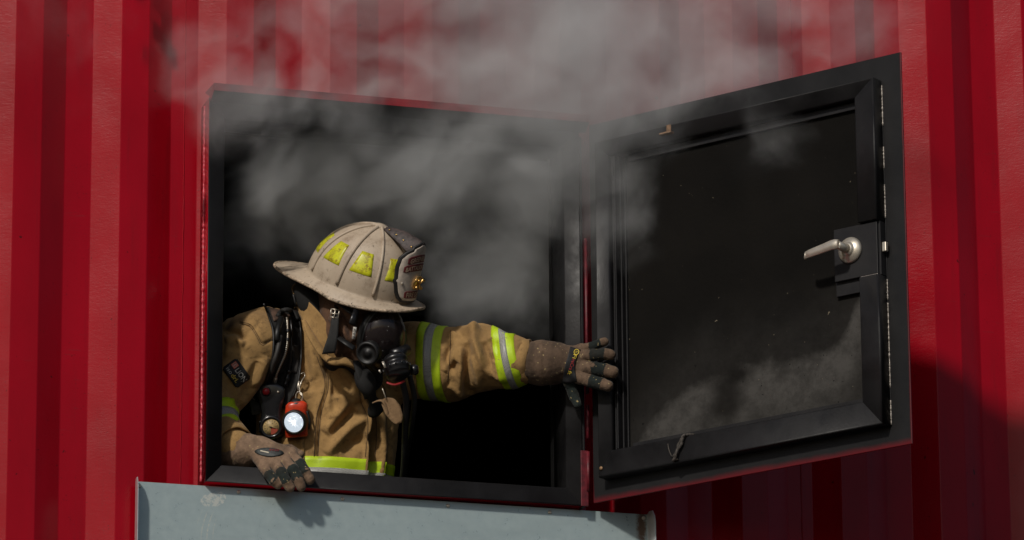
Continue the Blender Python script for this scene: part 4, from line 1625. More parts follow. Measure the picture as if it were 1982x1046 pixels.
# mask axes: forward faces down-right and out
MF = RT*.62-UP*.30+TV*.72
MF /= np.linalg.norm(MF)
MU = UP-MF*(UP@MF)
MU /= np.linalg.norm(MU)
MU = MU*math.cos(.22)-np.cross(MF, MU)*math.sin(.22)*-1
MS = np.cross(MU, MF)
nA, nB = 40, 20
V = []
for i in range(nB+1):
    s = i/nB
    for k in range(nA):
        a_ = 2*math.pi*k/nA
        rx, ry = .066, .086
        if math.sin(a_) < 0:
            rx *= 1-.28*(-math.sin(a_))
        th_ = s*math.pi/2*1.05
        V.append(MC+MS*rx*math.sin(th_)*math.cos(a_)+MU*ry*math.sin(th_)*math.sin(a_)+MF*.058*math.cos(th_))
F = [(i*nA+k, (i+1)*nA+k, (i+1)*nA+(k+1) % nA, i*nA+(k+1) % nA) for i in range(nB) for k in range(nA)]
mask = mk('face_mask', V, F, M_LENS, ff, label='dark curved face mask lens with drops on it')
V = np.array(V)
rim = V[nB*nA:(nB+1)*nA]
rim = np.vstack([rim, rim[:1]])
MB().tube(rim-MF*.004, .0085, 12, cap=False, flat=1.3).build('mask_seal', M_RUBBER, mask)
M_DARK = plain('soot_black_cloth', (.0045, .0042, .004), .85, var=.4, bumps=.4)
M_BAND = plain('grey_rubber_rim', (.05, .05, .052), .4, var=.4, bumps=.2)
MB().tube(rim+MF*.004, .0042, 10, cap=False).build('lens_rim', M_BAND, mask)
# nose cup behind the lens
MB().lathe([(.0005, .0), (.02, .002), (.035, .02), (.038, .04)], MC+MF*.035-MU*.035, -MF, 20).build('nose_cup', M_RUBBER, mask)
# speech port
vc = P3(712, 684, -.13)
vd = RT*-.30-UP*.15+TV*.94
vd /= np.linalg.norm(vd)
MB().lathe([(.0005, -.020), (.030, -.022), (.031, .0), (.031, .004), (.027, .008), (.023, .006), (.021, .002), (.010, .003), (.009, .006), (.0005, .006)], vc, vd, 36).build('speech_port', M_RUBBER, mask)
# regulator
rc = P3(768, 712, -.165)
rd = RT*.22-UP*.80+TV*.50
rd /= np.linalg.norm(rd)
b = MB().lathe([(.0005, -.030), (.028, -.030), (.033, -.022), (.034, -.014), (.0305, -.012), (.0305, -.002), (.036, .000), (.0365, .010), (.033, .012), (.033, .020), (.028, .024), (.0005, .025)], rc, rd, 32)
rg = b.build('regulator', M_BLACKP, mask)
b = MB()
for i in range(14):
    a_ = i*.449
    e1_ = UP-rd*(UP@rd); e1_ /= np.linalg.norm(e1_); e2_ = np.cross(rd, e1_)
    q = rc+rd*.005+(math.cos(a_)*e1_+math.sin(a_)*e2_)*.0362
    b.tube([q-rd*.005, q+rd*.005], .0022, 6)
b.build('grip_ribs', M_BLACKP, mask, kind='stuff')
MB().tube([P3(741, 700, -.195), P3(746, 712, -.197)], .0042, 8, flat=.5).build('latch', M_STEEL, mask)
MB().tube([P3(734, 716, -.195), P3(737, 722, -.195)], .003, 8, flat=.5).build('latch', M_STEEL, mask)
MB().lathe([(.0005, 0), (.013, 0), (.014, .012), (.010, .018), (.0005, .02)], P3(796, 716, -.16), RT*.9+TV*.3, 20).build('purge_knob', M_BLACKP, mask)
MB().tube([P3(762, 690, -.15), P3(790, 676, -.13)], [.018, .014], 14, flat=.8).build('mask_neck', M_BLACKP, mask)
MB().tube(spline([P3(748, 741, -.165), P3(765, 745, -.17), P3(783, 738, -.165)], 10), .0035, 8, flat=.6).build('red_ring', plain('red_rubber', (.22, .01, .01), .5), mask)
# hoses from the regulator down the chest
MB().tube(spline([P3(778, 735, -.14), P3(786, 775, -.11), P3(784, 830, -.05), P3(782, 900, .03), P3(775, 960, .12)], 40), .0085, 12).build('air_hose', M_RUBBER, mask)
MB().tube(spline([P3(793, 728, -.13), P3(802, 770, -.10), P3(797, 820, -.04), P3(790, 860, .03), P3(780, 930, .12)], 40), .0075, 12).build('air_hose', M_RUBBER, mask)
# white tag on the rim with its code
def tagpt(u, v, off=0.0):
    return P3(685.5, 645, -.150)+(RT*.14+UP*.99)*v+(RT*.99-UP*.14)*u+TV*off
g = np.array([[tagpt(u, v) for v in np.linspace(-.0155, .0155, 4)] for u in np.linspace(-.0042, .0042, 3)])
sheet('name_tag', g, M_WHITE, mask, .001)
Vt, Ft = fit_text('2-0-SF', .024, .0055, .0)
mk('lettering', [tagpt(-y, x, .0006) for x, y in Vt], Ft, M_BLKL, mask, smooth=False)
# temple straps
for a_, b_ in (((690, 612), (655, 585)), ((686, 675), (650, 650))):
    MB().tube(spline([P3(*a_, -.10), P3((a_[0]+b_[0])/2, (a_[1]+b_[1])/2, -.095), P3(*b_, -.06)], 10), .009, 8, flat=.3).build('head_strap', M_RUBBER, mask)
MB().tube([P3(681, 628, -.135), P3(690, 600, -.125)], [.010, .008], 10, flat=.5).build('strap_clip', M_BLACKP, mask)
# water drops on the lens
b = MB()
rr_ = np.random.RandomState(4)
for i in range(15):
    a_ = rr_.uniform(1.6, 4.4)
    s = rr_.uniform(.35, .95)
    rx, ry = .066, .086
    if math.sin(a_) < 0:
        rx *= 1-.28*(-math.sin(a_))
    th_ = s*math.pi/2*1.05
    p = MC+MS*rx*math.sin(th_)*math.cos(a_)+MU*ry*math.sin(th_)*math.sin(a_)+MF*.058*math.cos(th_)
    nrm = (p-MC)/np.linalg.norm(p-MC)
    r_ = rr_.uniform(.0005, .0012)
    b.lathe([(r_*.3, r_*.9), (r_*.9, r_*.4), (r_, 0)], p, nrm, 6)
b.build('water_drops', plain('water_drop', (.5, .5, .5), .05), mask, kind='stuff')
# dark cloth and straps under the mask, glove strap of leather
MB().tube(spline([P3(700, 720, -.04), P3(712, 750, -.05), P3(722, 775, -.03), P3(728, 792, .0)], 16), [.022+.008*math.sin(i*.5) for i in range(16)], 14, flat=.7).build('chin_cloth', M_DARK, ff)
MB().tube(spline([P3(690, 700, -.05), P3(700, 735, -.06), P3(712, 770, -.04)], 14), .012, 10, flat=.5).build('chin_strap', M_DARK, ff)
tg = [P3(743, 772, -.075), P3(752, 780, -.08), P3(762, 797, -.082), P3(774, 820, -.08)]
sp_ = spline(tg, 14)
hw = np.interp(np.linspace(0, 1, 14), [0, .25, .6, .9, 1], [5, 13, 17, 12, 5])*PXM
top = np.stack([sp_+(RT*.86+UP*.5)*w*s+TV*.003*math.sin(s*3) for s in np.linspace(-1, 1, 7) for w in [hw[:, None]]], 1)
V_ = top.reshape(-1, 3)
lt = sheet('leather_tab', top, M_GLOVE, ff, .004)
a = lt.data.color_attributes.new('Col', 'FLOAT_COLOR', 'POINT')
a.data.foreach_set('color', np.tile([.25, .16, .085, 1], len(lt.data.vertices)))
rag('tab_strap', [P3(722, 780, -.05), P3(733, 776, -.07), P3(742, 778, -.078), P3(750, 796, -.075), P3(752, 806, -.07)], [.004, .005, .005, .004, .003], M_GLOVE, lt, np.array((.25, .16, .085)), .5)
MB().tube(spline([P3(740, 752, -.09), P3(744, 763, -.09), P3(747, 772, -.085)], 8), .0015, 6).build('hook', M_STEEL, lt)

# ================================================================== gloves
GT = np.array((.225, .15, .10))      # tan leather
GD = np.array((.018, .026, .024))     # dark green-black panels

def glove(name, fingers, back, gaunt, thumb, res, lo, hi, label, gdark=0.0):
    """fingers: list of (points, radii); back: list of (a, b, ra, rb); gaunt: (points, radii)"""
    def f(P):
        d = None
        for a, b, ra, rb in back:
            e = d_cone(P, a, b, ra, rb)
            d = e if d is None else smin(d, e, .012)
        g_ = d_chain(P, gaunt[0], gaunt[1], .006)
        d = smin(d, g_, .010)
        fd = None
        for pts, rad in fingers+[thumb]:
            e = d_chain(P, pts, rad, .002)
            fd = e if fd is None else smin(fd, e, .0022)
        return smin(d, fd, .006)
    V, F = surface_nets(f, lo, hi, res)
    V = relax(V, F, 2)
    N = vnormals(V, F)
    V = V+N*(vnoise(V, 130, 3)*.0009+vnoise(V, 320, 5)*.0004)[:, None]
    col = np.tile(GT, (len(V), 1))
    best = np.full(len(V), 1e9)
    par = np.zeros(len(V))
    fi = np.full(len(V), -1)
    for i, (pts, rad) in enumerate(fingers):
        pts = np.asarray(pts)
        m = len(pts)-1
        for j in range(m):
            a, b = pts[j], pts[j+1]
            ab = b-a
            h = np.clip(((V-a)@ab)/(ab@ab), 0, 1)
            d = np.linalg.norm(V-a-h[:, None]*ab, axis=1)
            k = d < best
            best[k] = d[k]
            par[k] = (j+h[k])/m
            fi[k] = i
    near = best < .0185
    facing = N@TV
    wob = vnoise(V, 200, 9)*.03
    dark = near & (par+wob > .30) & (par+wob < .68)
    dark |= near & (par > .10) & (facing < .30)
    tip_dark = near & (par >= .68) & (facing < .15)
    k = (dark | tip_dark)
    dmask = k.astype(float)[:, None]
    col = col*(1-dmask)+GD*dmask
    ga = np.asarray(gaunt[0])
    dg_ = np.full(len(V), 1e9)
    for j in range(len(ga)-2):
        ab = ga[j+1]-ga[j]
        h = np.clip(((V-ga[j])@ab)/(ab@ab), 0, 1)
        dg_ = np.minimum(dg_, np.linalg.norm(V-ga[j]-h[:, None]*ab, axis=1)+.03*(h >= 1)*(j == len(ga)-3))
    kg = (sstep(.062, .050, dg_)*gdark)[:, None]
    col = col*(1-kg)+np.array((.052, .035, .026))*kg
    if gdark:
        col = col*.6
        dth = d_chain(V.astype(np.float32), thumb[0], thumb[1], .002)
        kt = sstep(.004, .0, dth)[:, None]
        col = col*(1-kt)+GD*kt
    # dust and straw flecks
    g = vnoise(V, 260, 31, 3)
    col = col*(1+.25*g[:, None])
    fl = (vnoise(V, 520, 37, 2) > .93)[:, None]
    col = np.where(fl, np.array((.42, .33, .16)), col)
    soot_ = np.clip(vnoise(V, 70, 41, 3)-.15, 0, 1)[:, None]*.8
    col = col*(1-soot_)+np.array((.03, .022, .017))*soot_
    return mk(name, V, F, M_GLOVE, ff, col=np.clip(col, 0, 1), label=label), V, F

def fpts(l):
    return [P3(*q) for q in l]
# right hand resting on the sill, fingers hanging over its front edge
R_f = [
    (fpts([(512, 906, -.070), (521, 920, -.094), (530, 931, -.102), (538, 939, -.100)]), [.0138, .0138, .0130, .0116]),
    (fpts([(533, 898, -.074), (545, 916, -.102), (554, 932, -.110), (561, 944, -.106)]), [.0146, .0148, .0140, .0130]),
    (fpts([(552, 890, -.074), (567, 909, -.104), (577, 927, -.112), (583, 942, -.106)]), [.0146, .0148, .0144, .0130]),
    (fpts([(565, 880, -.066), (581, 898, -.094), (591, 913, -.102), (600, 929, -.098)]), [.0146, .0142, .0138, .0132])]
R_b = [(P3(494, 868, -.02), P3(514, 905, -.068), .023, .017), (P3(500, 868, -.02), P3(534, 897, -.070), .025, .018),
       (P3(505, 867, -.02), P3(551, 889, -.070), .025, .018), (P3(505, 865, -.02), P3(563, 880, -.062), .024, .018),
       (P3(505, 880, -.03), P3(530, 885, -.06), .020, .020)]
R_g = (fpts([(441, 878, .035), (458, 877, .020), (463, 876, .016), (480, 872, .004), (485, 871, .0), (500, 868, -.014)]), [.044, .047, .042, .043, .036, .026])
R_t = (fpts([(530, 872, -.02), (560, 872, -.015), (580, 880, -.03)]), [.016, .015, .012])
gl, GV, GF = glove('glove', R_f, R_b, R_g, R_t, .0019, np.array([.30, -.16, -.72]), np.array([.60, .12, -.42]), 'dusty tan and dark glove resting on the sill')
BVG = BVHTree.FromPolygons([tuple(v) for v in GV], GF.tolist())

def surf2(bv):
    def f(px, py, off=0.0):
        d = FW + RT*(px-PW/2)/FPX - UP*(py-PH/2)/FPX
        d = d/np.linalg.norm(d)
        h = bv.ray_cast(Vector(CAM), Vector(d), 40)
        return None if h[0] is None else np.array(h[0])-d*off
    return f
sgf = surf2(BVG)

def patch_on(name, sf, poly_c, ex_, ey_, ru_, rv_, mat, parent, off, n=18, pw=2.4):
    """A superellipse patch on a surface, centre and axes in photo pixels."""
    rings = [.0, .35, .7, 1.0]
    V = []
    for r_ in rings:
        for k in range(n):
            a = 2*math.pi*k/n
            c_, s_ = math.cos(a), math.sin(a)
            q = (abs(c_)**pw+abs(s_)**pw)**(-1/pw)
            p = np.asarray(poly_c)+np.asarray(ex_)*ru_*r_*q*c_+np.asarray(ey_)*rv_*r_*q*s_
            w = sf(p[0], p[1], off)
            V.append(w if w is not None else V[-1])
    F = [(i*n+k, (i+1)*n+k, (i+1)*n+(k+1) % n, i*n+(k+1) % n) for i in range(3) for k in range(n)]
    V2 = [v+FW*off*1.3 for v in V[-n:]]
    F += [(3*n+k, 4*n+k, 4*n+(k+1) % n, 3*n+(k+1) % n) for k in range(n)]
    return mk(name, V+V2, F, mat, parent)
M_GPATCH = plain('dark_glove_patch', (.03, .034, .033), .6, var=.6, scale=120, bumps=.5, bscale=400)
kp = patch_on('knuckle_patch', sgf, (521, 875.5), (.99, .06), (-.06, .99), 29, 9, M_GPATCH, gl, .0022, 22, 1.7)
M_REDP = plain('worn_red_print', (.10, .012, .012), .7, var=.6, scale=200)
for q_ in range(4):
    x0_ = 522+q_*5
    drape_text('worn_print', np.array([(x0_, 868.5+q_*.3), (x0_+3.4, 869+q_*.3), (x0_+2.6, 873+q_*.3), (x0_-.8, 872.5+q_*.3)]), [(0, 1, 2, 3)], lambda x, y: (x, y), M_REDP, kp, .0034, sgf)
Vt = np.array([(504, 871.5), (520, 875), (520, 877.4), (504, 873.8)])
drape_text('scuff', Vt, [(0, 1, 2, 3)], lambda x, y: (x, y), plain('pale_scuff', (.5, .45, .35), .7), kp, .0035, sgf)

# left hand taking hold of the open door
L_f = [
    (fpts([(1124, 676, -.135), (1146, 671, -.158), (1163, 664, -.170), (1170, 661.5, -.174)]), [.0128, .0122, .0118, .0114]),
    (fpts([(1124, 690, -.138), (1148, 688, -.165), (1170, 686, -.184), (1181, 687, -.190)]), [.0155, .0155, .0155, .0145]),
    (fpts([(1124, 711, -.140), (1152, 714, -.168), (1174, 718, -.188), (1186, 720.5, -.198)]), [.0170, .0178, .0178, .0165]),
    (fpts([(1122, 731, -.138), (1146, 739, -.162), (1166, 744, -.182), (1176, 747.5, -.190)]), [.0162, .0164, .0162, .0152])]
L_b = [(P3(1098, 690, -.118), P3(1126, 677, -.136), .024, .015), (P3(1098, 697, -.118), P3(1126, 692, -.138), .026, .017),
       (P3(1098, 705, -.118), P3(1126, 711, -.138), .026, .018), (P3(1098, 713, -.118), P3(1124, 732, -.136), .025, .018)]
L_g = (fpts([(1040, 703, -.078), (1052, 703, -.085), (1056, 703, -.087), (1072, 703, -.098), (1078, 703, -.102), (1096, 703, -.114)]), [.057, .0585, .053, .055, .050, .043])
L_t = (fpts([(1100, 735, -.115), (1106, 752, -.105), (1112, 770, -.105), (1118, 783, -.110)]), [.018, .0145, .013, .011])
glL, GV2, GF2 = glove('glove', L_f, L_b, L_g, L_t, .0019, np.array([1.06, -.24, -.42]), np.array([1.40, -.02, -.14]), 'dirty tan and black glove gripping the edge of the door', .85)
BVG2 = BVHTree.FromPolygons([tuple(v) for v in GV2], GF2.tolist())
sg2 = surf2(BVG2)
# black wrist strap with the maker's lettering running down it
L_ = [(1104, 671), (1099, 690), (1093, 712), (1089, 741)]
R__ = [(1124, 677), (1117, 693), (1113, 712), (1117, 744)]
g = pgrid(L_, R__, 22, 10)
top = np.zeros((22, 10, 3))
last = P3(1105, 700, -.16)
for i in range(22):
    for j in range(10):
        p = sg2(*g[i, j], .0025)
        top[i, j] = last if p is None else p
        last = top[i, j]
wsb = sheet('wrist_strap', top, M_PATCH, glL, .003)
wx, wy = np.array([-.30, .955]), np.array([.955, .30])

def wmap(u, v):
    q = np.array([1107.0, 706.0])+wx*u+wy*v
    return q[0], q[1]
M_YEL = plain('yellow_lettering', (.62, .46, .05), .6, var=.2)
M_RDL = plain('red_lettering', (.36, .04, .04), .6, var=.2)
for body, u0, wd, mt in (('Fi', -16.5, 8, M_YEL), ('reCra', 0, 22, M_RDL), ('ft', 16.5, 8, M_YEL)):
    Vt, Ft = fit_text(body, wd, 7, .01)
    drape_text('lettering', Vt+np.array([u0, .5]), Ft, wmap, mt, wsb, .0036, sg2)
ringp = [(-26+r*math.cos(a)*1.15, 1+r*math.sin(a)) for r in (5.2, 3.9) for a in tt_]
drape_text('emblem_ring', ringp, [(i, (i+1) % 22, 22+(i+1) % 22, 22+i) for i in range(22)], wmap, M_YEL, wsb, .0036, sg2)
Vt, Ft = fit_text('fc', 4.5, 4.5, .0)
drape_text('lettering', Vt+np.array([-26, 1]), Ft, wmap, M_YEL, wsb, .0036, sg2)

# ================================================================== breathing set harness on the right chest
har = drape('shoulder_strap', pgrid([(511, 588), (520, 612), (529, 645), (527, 695), (512, 745), (497, 790)], [(566, 566), (574, 600), (581, 640), (583, 690), (577, 740), (556, 790)], 40, 16), M_WEB, ff, .010, .012, label='wide black harness strap with hoses and gauge')
def on(px, py, o_=.0):
    p = surf(px, py, o_)
    return p if p is not None else P3(px, py, .05)-FW*o_
# rubber edges
for side in ([(511, 588), (520, 612), (529, 645), (527, 695), (512, 745), (499, 778)], [(568, 570), (575, 600), (582, 640), (583, 690), (577, 740), (566, 770)]):
    sp_ = spline(side, 30)
    MB().tube(np.array([on(x, y, .012) for x, y in sp_]), .0030, 8).build('strap_edge', M_RUBBER, har)
# brown worn pad at the shoulder
pd = drape('shoulder_pad', pgrid([(516, 584), (522, 600), (530, 622)], [(562, 568), (570, 590), (576, 612)], 10, 12), M_WEBB, har, .0145, .004)
P = spline([(538, 612), (545, 603), (557, 600), (569, 606), (575, 620)], 22)
MB().tube(np.array([on(x, y, .018) for x, y in P]), .0065, 10).build('pad_loop', M_WEB, har)
# grey webbing across
for L1, R1 in (([(534, 668), (529, 700), (522, 722)], [(556, 672), (556, 700), (550, 722)]), ([(566, 668), (566, 700), (562, 722)], [(579, 668), (578, 700), (574, 722)])):
    drape('webbing', pgrid(L1, R1, 14, 8), plain('grey_webbing', (.020, .017, .015), .85, var=.5, bumps=.7, bscale=600), har, .0135, .003)
# braided steel hose: ribbed tube
P = spline([(555, 612), (556.5, 632), (557, 655), (553, 682), (544, 704), (535, 725), (531, 744)], 190)
pts = np.array([on(x, y, .024) for x, y in P])
pts = np.array([pts[max(0, i-9):i+10].mean(0) for i in range(len(pts))])
rad = .0034+.0007*np.sin(np.arange(190)*1.35)
MB().tube(pts, rad, 12).build('braided_hose', plain('steel_braid', (.55, .50, .42), .35, 1.0, var=.2), har)
for k_ in (44, 66):
    MB().tube(pts[k_-3:k_+4], .0062, 12).build('hose_clamp', M_BLACKP, har)
MB().tube(pts[168:190], .0056, 12).build('hose_ferrule', M_STEEL, har)
P = spline([(562, 616), (564.5, 640), (564, 670), (562, 700), (559, 722)], 40)
MB().tube(np.array([on(x, y, .023) for x, y in P]), .0026, 10).build('thin_hose', M_BLACKP, har)
P = spline([(543, 650), (538, 675), (531, 700), (524, 722)], 30)
MB().tube(np.array([on(x, y, .020) for x, y in P]), .0062, 10).build('grey_hose', plain('grey_hose', (.03, .027, .025), .6, var=.3), har)
P = spline([(560, 716), (557, 730), (552, 746)], 12)
MB().tube(np.array([on(x, y, .024) for x, y in P]), [.0065+.002*math.sin(i*1.2) for i in range(12)], 10).build('hose_fitting', M_BLACKP, har)
MB().tube(np.array([on(544, 616, .02), on(537, 640, .022), on(535, 660, .02)]), .008, 10).build('hose_sleeve', M_RUBBER, har)

# console: black housing with button and pressure gauge
def loc_frame(px, py, off):
    o = on(px, py, off)
    return o
co = on(521, 790, .030)
cx_ = RT*.985+UP*.17
cy_ = UP*.985-RT*.17
cz_ = np.cross(cx_, cy_)          # towards the viewer
if cz_@TV < 0:
    cz_ = -cz_

def con(u, v, w_=0.0):
    return co+cx_*u*PXM+cy_*v*PXM+cz_*w_
# outline in pixels (u right, v up) of the housing
outl = [(-17, 44), (-8, 49), (10, 49), (26, 44), (37, 34), (35, 18), (26, -2), (22, -14), (22, -27), (26, -38), (22, -52), (12, -60), (-4, -61), (-16, -56), (-24, -46), (-26, -32), (-20, -18), (-16, -4), (-18, 14), (-20, 32)]
ou = spline([*outl, outl[0]], 80)[:-1]
n = len(ou)
V = []
cen = ou.mean(0)
for sc_, w_ in ((1.0, -.022), (1.0, .006), (.96, .011), (.88, .0135), (.4, .0150), (.0, .0152)):
    V += [con(*(cen+(q-cen)*sc_), w_) for q in ou]
F = [(i*n+k, i*n+(k+1) % n, (i+1)*n+(k+1) % n, (i+1)*n+k) for i in range(5) for k in range(n)]
M_GLOSSB = plain('glossy_black_housing', (.010, .010, .011), .22, var=.3, spec=.6)
cons = mk('gauge_console', V, F, M_GLOSSB, ff)
gc = con(-2, -37, .012)
MB().lathe([(.0005, .0), (.0305, .0), (.0315, .004), (.030, .010), (.026, .0125), (.0225, .012), (.0215, .009), (.0005, .009)], gc, cz_, 40).build('gauge_rim', M_GLOSSB, cons)
b = MB()
for i in range(8):
    a_ = i*math.pi/4+.2
    q = gc+(math.cos(a_)*cx_+math.sin(a_)*cy_)*.0305+cz_*.003
    b.tube([q-cz_*.003, q+cz_*.005], .0035, 8)
b.build('rim_lugs', M_GLOSSB, cons, kind='stuff')
gd = MB().lathe([(.0005, .0092), (.0212, .0092), (.0212, .0096), (.0005, .0097)], gc, cz_, 36).build('gauge_dial', plain('cream_dial', (.42, .30, .13), .5, var=.3, scale=120), cons)
V = [gc+cz_*.0101]+[gc+cz_*.0101+(math.cos(a)*cx_+math.sin(a)*cy_)*.019 for a in np.linspace(-1.75, -.45, 9)]
mk('red_sector', V, [tuple(range(10))], plain('red_sector', (.30, .05, .025), .5, var=.3), gd, smooth=False)
b = MB()
for a in np.linspace(-.4, 4.4, 13):
    d_ = math.cos(a)*cx_+math.sin(a)*cy_
    b.tube([gc+cz_*.0100+d_*.014, gc+cz_*.0100+d_*.0185], .0005, 4)
b.build('dial_marks', M_BLACKP, gd, kind='stuff')
b = MB()
for body, a in (('0', -.1), ('1', 1.1), ('2', 2.3), ('3', 3.4)):
    d_ = math.cos(a)*cx_+math.sin(a)*cy_
    Vt, Ft = fit_text(body, .0022 if body != '1' else .0012, .0034)
    b.add([gc+cz_*.0103+d_*.0105+cx_*x+cy_*y for x, y in Vt], Ft)
b.build('lettering', M_BLACKP, gd, kind='stuff')
MB().tube([gc+cz_*.0112-cx_*.004+cy_*.002, gc+cz_*.0112+cx_*.012-cy_*.006], [.0009, .0004], 6).lathe([(.0005, .010), (.002, .0105), (.0018, .0125), (.0003, .013)], gc, cz_, 10).build('pointer', M_BLACKP, gd)
MB().lathe([(.0005, .014), (.0125, .0142), (.0128, .017), (.0105, .018), (.0005, .018)], con(0, 33), cz_, 24).build('button_collar', M_GLOSSB, cons)
MB().lathe([(.0095, .017), (.0095, .0205), (.0075, .0235), (.0005, .0245)], con(0, 33), cz_, 24).build('red_button', plain('red_button', (.35, .012, .02), .25, var=.2), cons)
MB().lathe([(.0005, .0), (.003, .0), (.0022, .002), (.0003, .0023)], con(23, 28, .0150), cz_, 12).build('screw', M_STEEL, cons)
# lower hose below the gauge
MB().tube(np.array([on(517, 850, .02), on(516, 866, .015), on(515, 885, .01)]), .010, 10).build('console_hose', M_RUBBER, cons)
# side clip with a wire ring
cl = on(494, 785, .018)
def clp(u, v, w_=0.0):
    return cl+cx_*u*PXM+cy_*v*PXM+cz_*w_
b = MB()
bmv = [clp(u, v, w_) for u in (-9, 9) for v in (-18, 14) for w_ in (-.012, .010)]
b.add(bmv, [(0, 1, 3, 2), (4, 6, 7, 5), (0, 4, 5, 1), (2, 3, 7, 6), (0, 2, 6, 4), (1, 5, 7, 3)])
clipo = b.build('side_clip', plain('grey_green_clip', (.07, .07, .05), .5, var=.5), ff, smooth=False)
b = MB()
bmv = [clp(u, v, w_) for u in (-5, 11) for v in (-10, 2) for w_ in (.0105, .014)]
b.add(bmv, [(0, 1, 3, 2), (4, 6, 7, 5), (0, 4, 5, 1), (2, 3, 7, 6), (0, 2, 6, 4), (1, 5, 7, 3)])
b.build('clip_plate', M_BLACKP, clipo, smooth=False)
MB().tube([clp(6+9*math.cos(a), 22+13*math.sin(a), .016) for a in np.linspace(.4, 4.4, 18)], .0012, 8).build('wire_ring', M_STEEL, clipo)
MB().tube([clp(-8, 18, .01), clp(2, 16, .014), clp(8, 8, .014)], .005, 8, flat=.6).build('clip_latch', M_GLOSSB, clipo)
MB().tube([clp(10, 9, .016), clp(12, 16, .016)], .0022, 8).build('yellow_tab', plain('yellow_tab', (.5, .36, .02), .5), clipo)

# ================================================================== lamp hanging from the strap
fc = on(573, 816, .030)
fl = thing('flashlight', 'small red and black flashlight, lens shining, clipped to the chest of the coat', 'flashlight', tuple(P3(573, 848, fc[1])))
M_FRED = plain('red_orange_plastic', (.55, .045, .014), .32, var=.25, scale=60, spec=.5)
fx = RT*.99+UP*.10
fy = UP*.99-RT*.10
fz = TV

def fp(u, v, w_=0.0):
    return fc+fx*u*PXM+fy*v*PXM+fz*w_
def loft(secs, mat, name, parent, n=28, pw=3.2):
    """secs: (v, half-width px, depth half, centre depth)"""
    V = []
    for v, hw_, hd, cd, cu_ in secs:
        for k in range(n):
            a = 2*math.pi*k/n
            c_, s_ = math.cos(a), math.sin(a)
            q = (abs(c_)**pw+abs(s_)**pw)**(-1/pw)
            V.append(fp(cu_+hw_*q*c_, v, cd+hd*q*s_))
    m = len(secs)
    F = [(i*n+k, i*n+(k+1) % n, (i+1)*n+(k+1) % n, (i+1)*n+k) for i in range(m-1) for k in range(n)]
    F += [tuple(range(n-1, -1, -1)), tuple((m-1)*n+k for k in range(n))]
    return mk(name, V, F, mat, parent)
loft([(-31, 20, .014, -.010, -2), (-29, 22, .017, -.010, -2), (-10, 22, .018, -.010, -1), (12, 22, .018, -.010, 1), (24, 22, .018, -.008, 3), (33, 21, .016, -.006, 4), (38, 15, .012, -.006, 4), (39.5, 8, .007, -.006, 4)], M_FRED, 'lamp_body', fl)
ld = TV*.96-UP*.12-RT*.24
ld /= np.linalg.norm(ld)
lc = fp(-1, 0, .006)
MB().lathe([(.0005, -.012), (.0285, -.012), (.0315, .0), (.0315, .014), (.0295, .0175), (.0262, .0180), (.0255, .0135), (.0005, .0130)], lc, ld, 44).build('lens_ring', M_RUBBER, fl)
# reflector bowl and lit bulb behind a clear front
m_ref, t, b_ = newmat('lamp_reflector')
b_.inputs['Base Color'].default_value = (.85, .88, .92, 1)
b_.inputs['Metallic'].default_value = 1.0
b_.inputs['Roughness'].default_value = .22
b_.inputs['Emission Color'].default_value = (.80, .90, 1.0, 1)
# diode light spread over the bowl, put in as an even glow
tc = nd(t, 'ShaderNodeTexCoord')
b_.inputs['Emission Strength'].default_value = 1.5
bump(t, b_, noise(t, 260, 2, .6), 1.0, .004)
prof_ = [(.0255, .0140), (.021, .0137), (.014, .0134), (.007, .0133), (.004, .0133)]
rf = MB().lathe([(r_, .0136+.0012*(r_/.0255)**2) for r_ in (.0255, .022, .018, .014, .010, .006, .003)], lc, ld, 44).build('reflector', m_ref, fl)
m_led, t, b_ = newmat('lit_diode')
b_.inputs['Emission Color'].default_value = (.85, .93, 1.0, 1)
b_.inputs['Emission Strength'].default_value = 14
MB().lathe([(.0048, .0150), (.0042, .0165), (.0020, .0172), (.0003, .0173)], lc, ld, 20).build('diode', m_led, fl)
b = MB()
rr_ = np.random.RandomState(2)
e1_ = UP-ld*(UP@ld); e1_ /= np.linalg.norm(e1_); e2_ = np.cross(ld, e1_)
for i in range(15):
    a = rr_.uniform(0, 6.28); r1 = rr_.uniform(.010, .023)
    d_ = math.cos(a)*e1_+math.sin(a)*e2_
    b.tube([lc+ld*.0152+d_*.004, lc+ld*.0160+d_*r1], [.0009, .0003], 5)
m_ray, t, b_ = newmat('reflector_glint')
b_.inputs['Emission Color'].default_value = (.9, .95, 1.0, 1)
b_.inputs['Emission Strength'].default_value = 1.3
b.build('glint_rays', m_ray, fl, kind='stuff')  # glowing spikes stand in for the diode's glints in the bowl
MB().lathe([(.0005, .0), (.013, .0), (.013, .004), (.009, .007), (.0005, .0075)], fp(4, 36, -.002), fy*.7+fz*.7, 24).build('switch', M_RUBBER, fl)
MB().tube(spline([fp(24, 18, 0), fp(27, 0, .002), fp(24, -18, 0)], 12), .004, 8, flat=.5).build('side_rib', M_RUBBER, fl)
# snap hook from strap to lamp
hk = MB()
P = [on(x, y, .018) for x, y in spline([(583, 724), (588, 722), (590, 729), (585, 736), (580, 750), (581, 762), (586, 768), (584, 776), (577, 779)], 40)]
hk.tube(P, .0017, 8)
P = [on(x, y, .020) for x, y in spline([(577, 758), (584, 762), (585, 772), (579, 780), (573, 776), (573, 764), (577, 758)], 24)]
hk.tube(P, .0014, 8)
hk.tube([on(579, 738, .02), on(577, 748, .02), on(578, 756, .02)], .0028, 8)
hk.build('snap_hook', M_STEEL, fl)

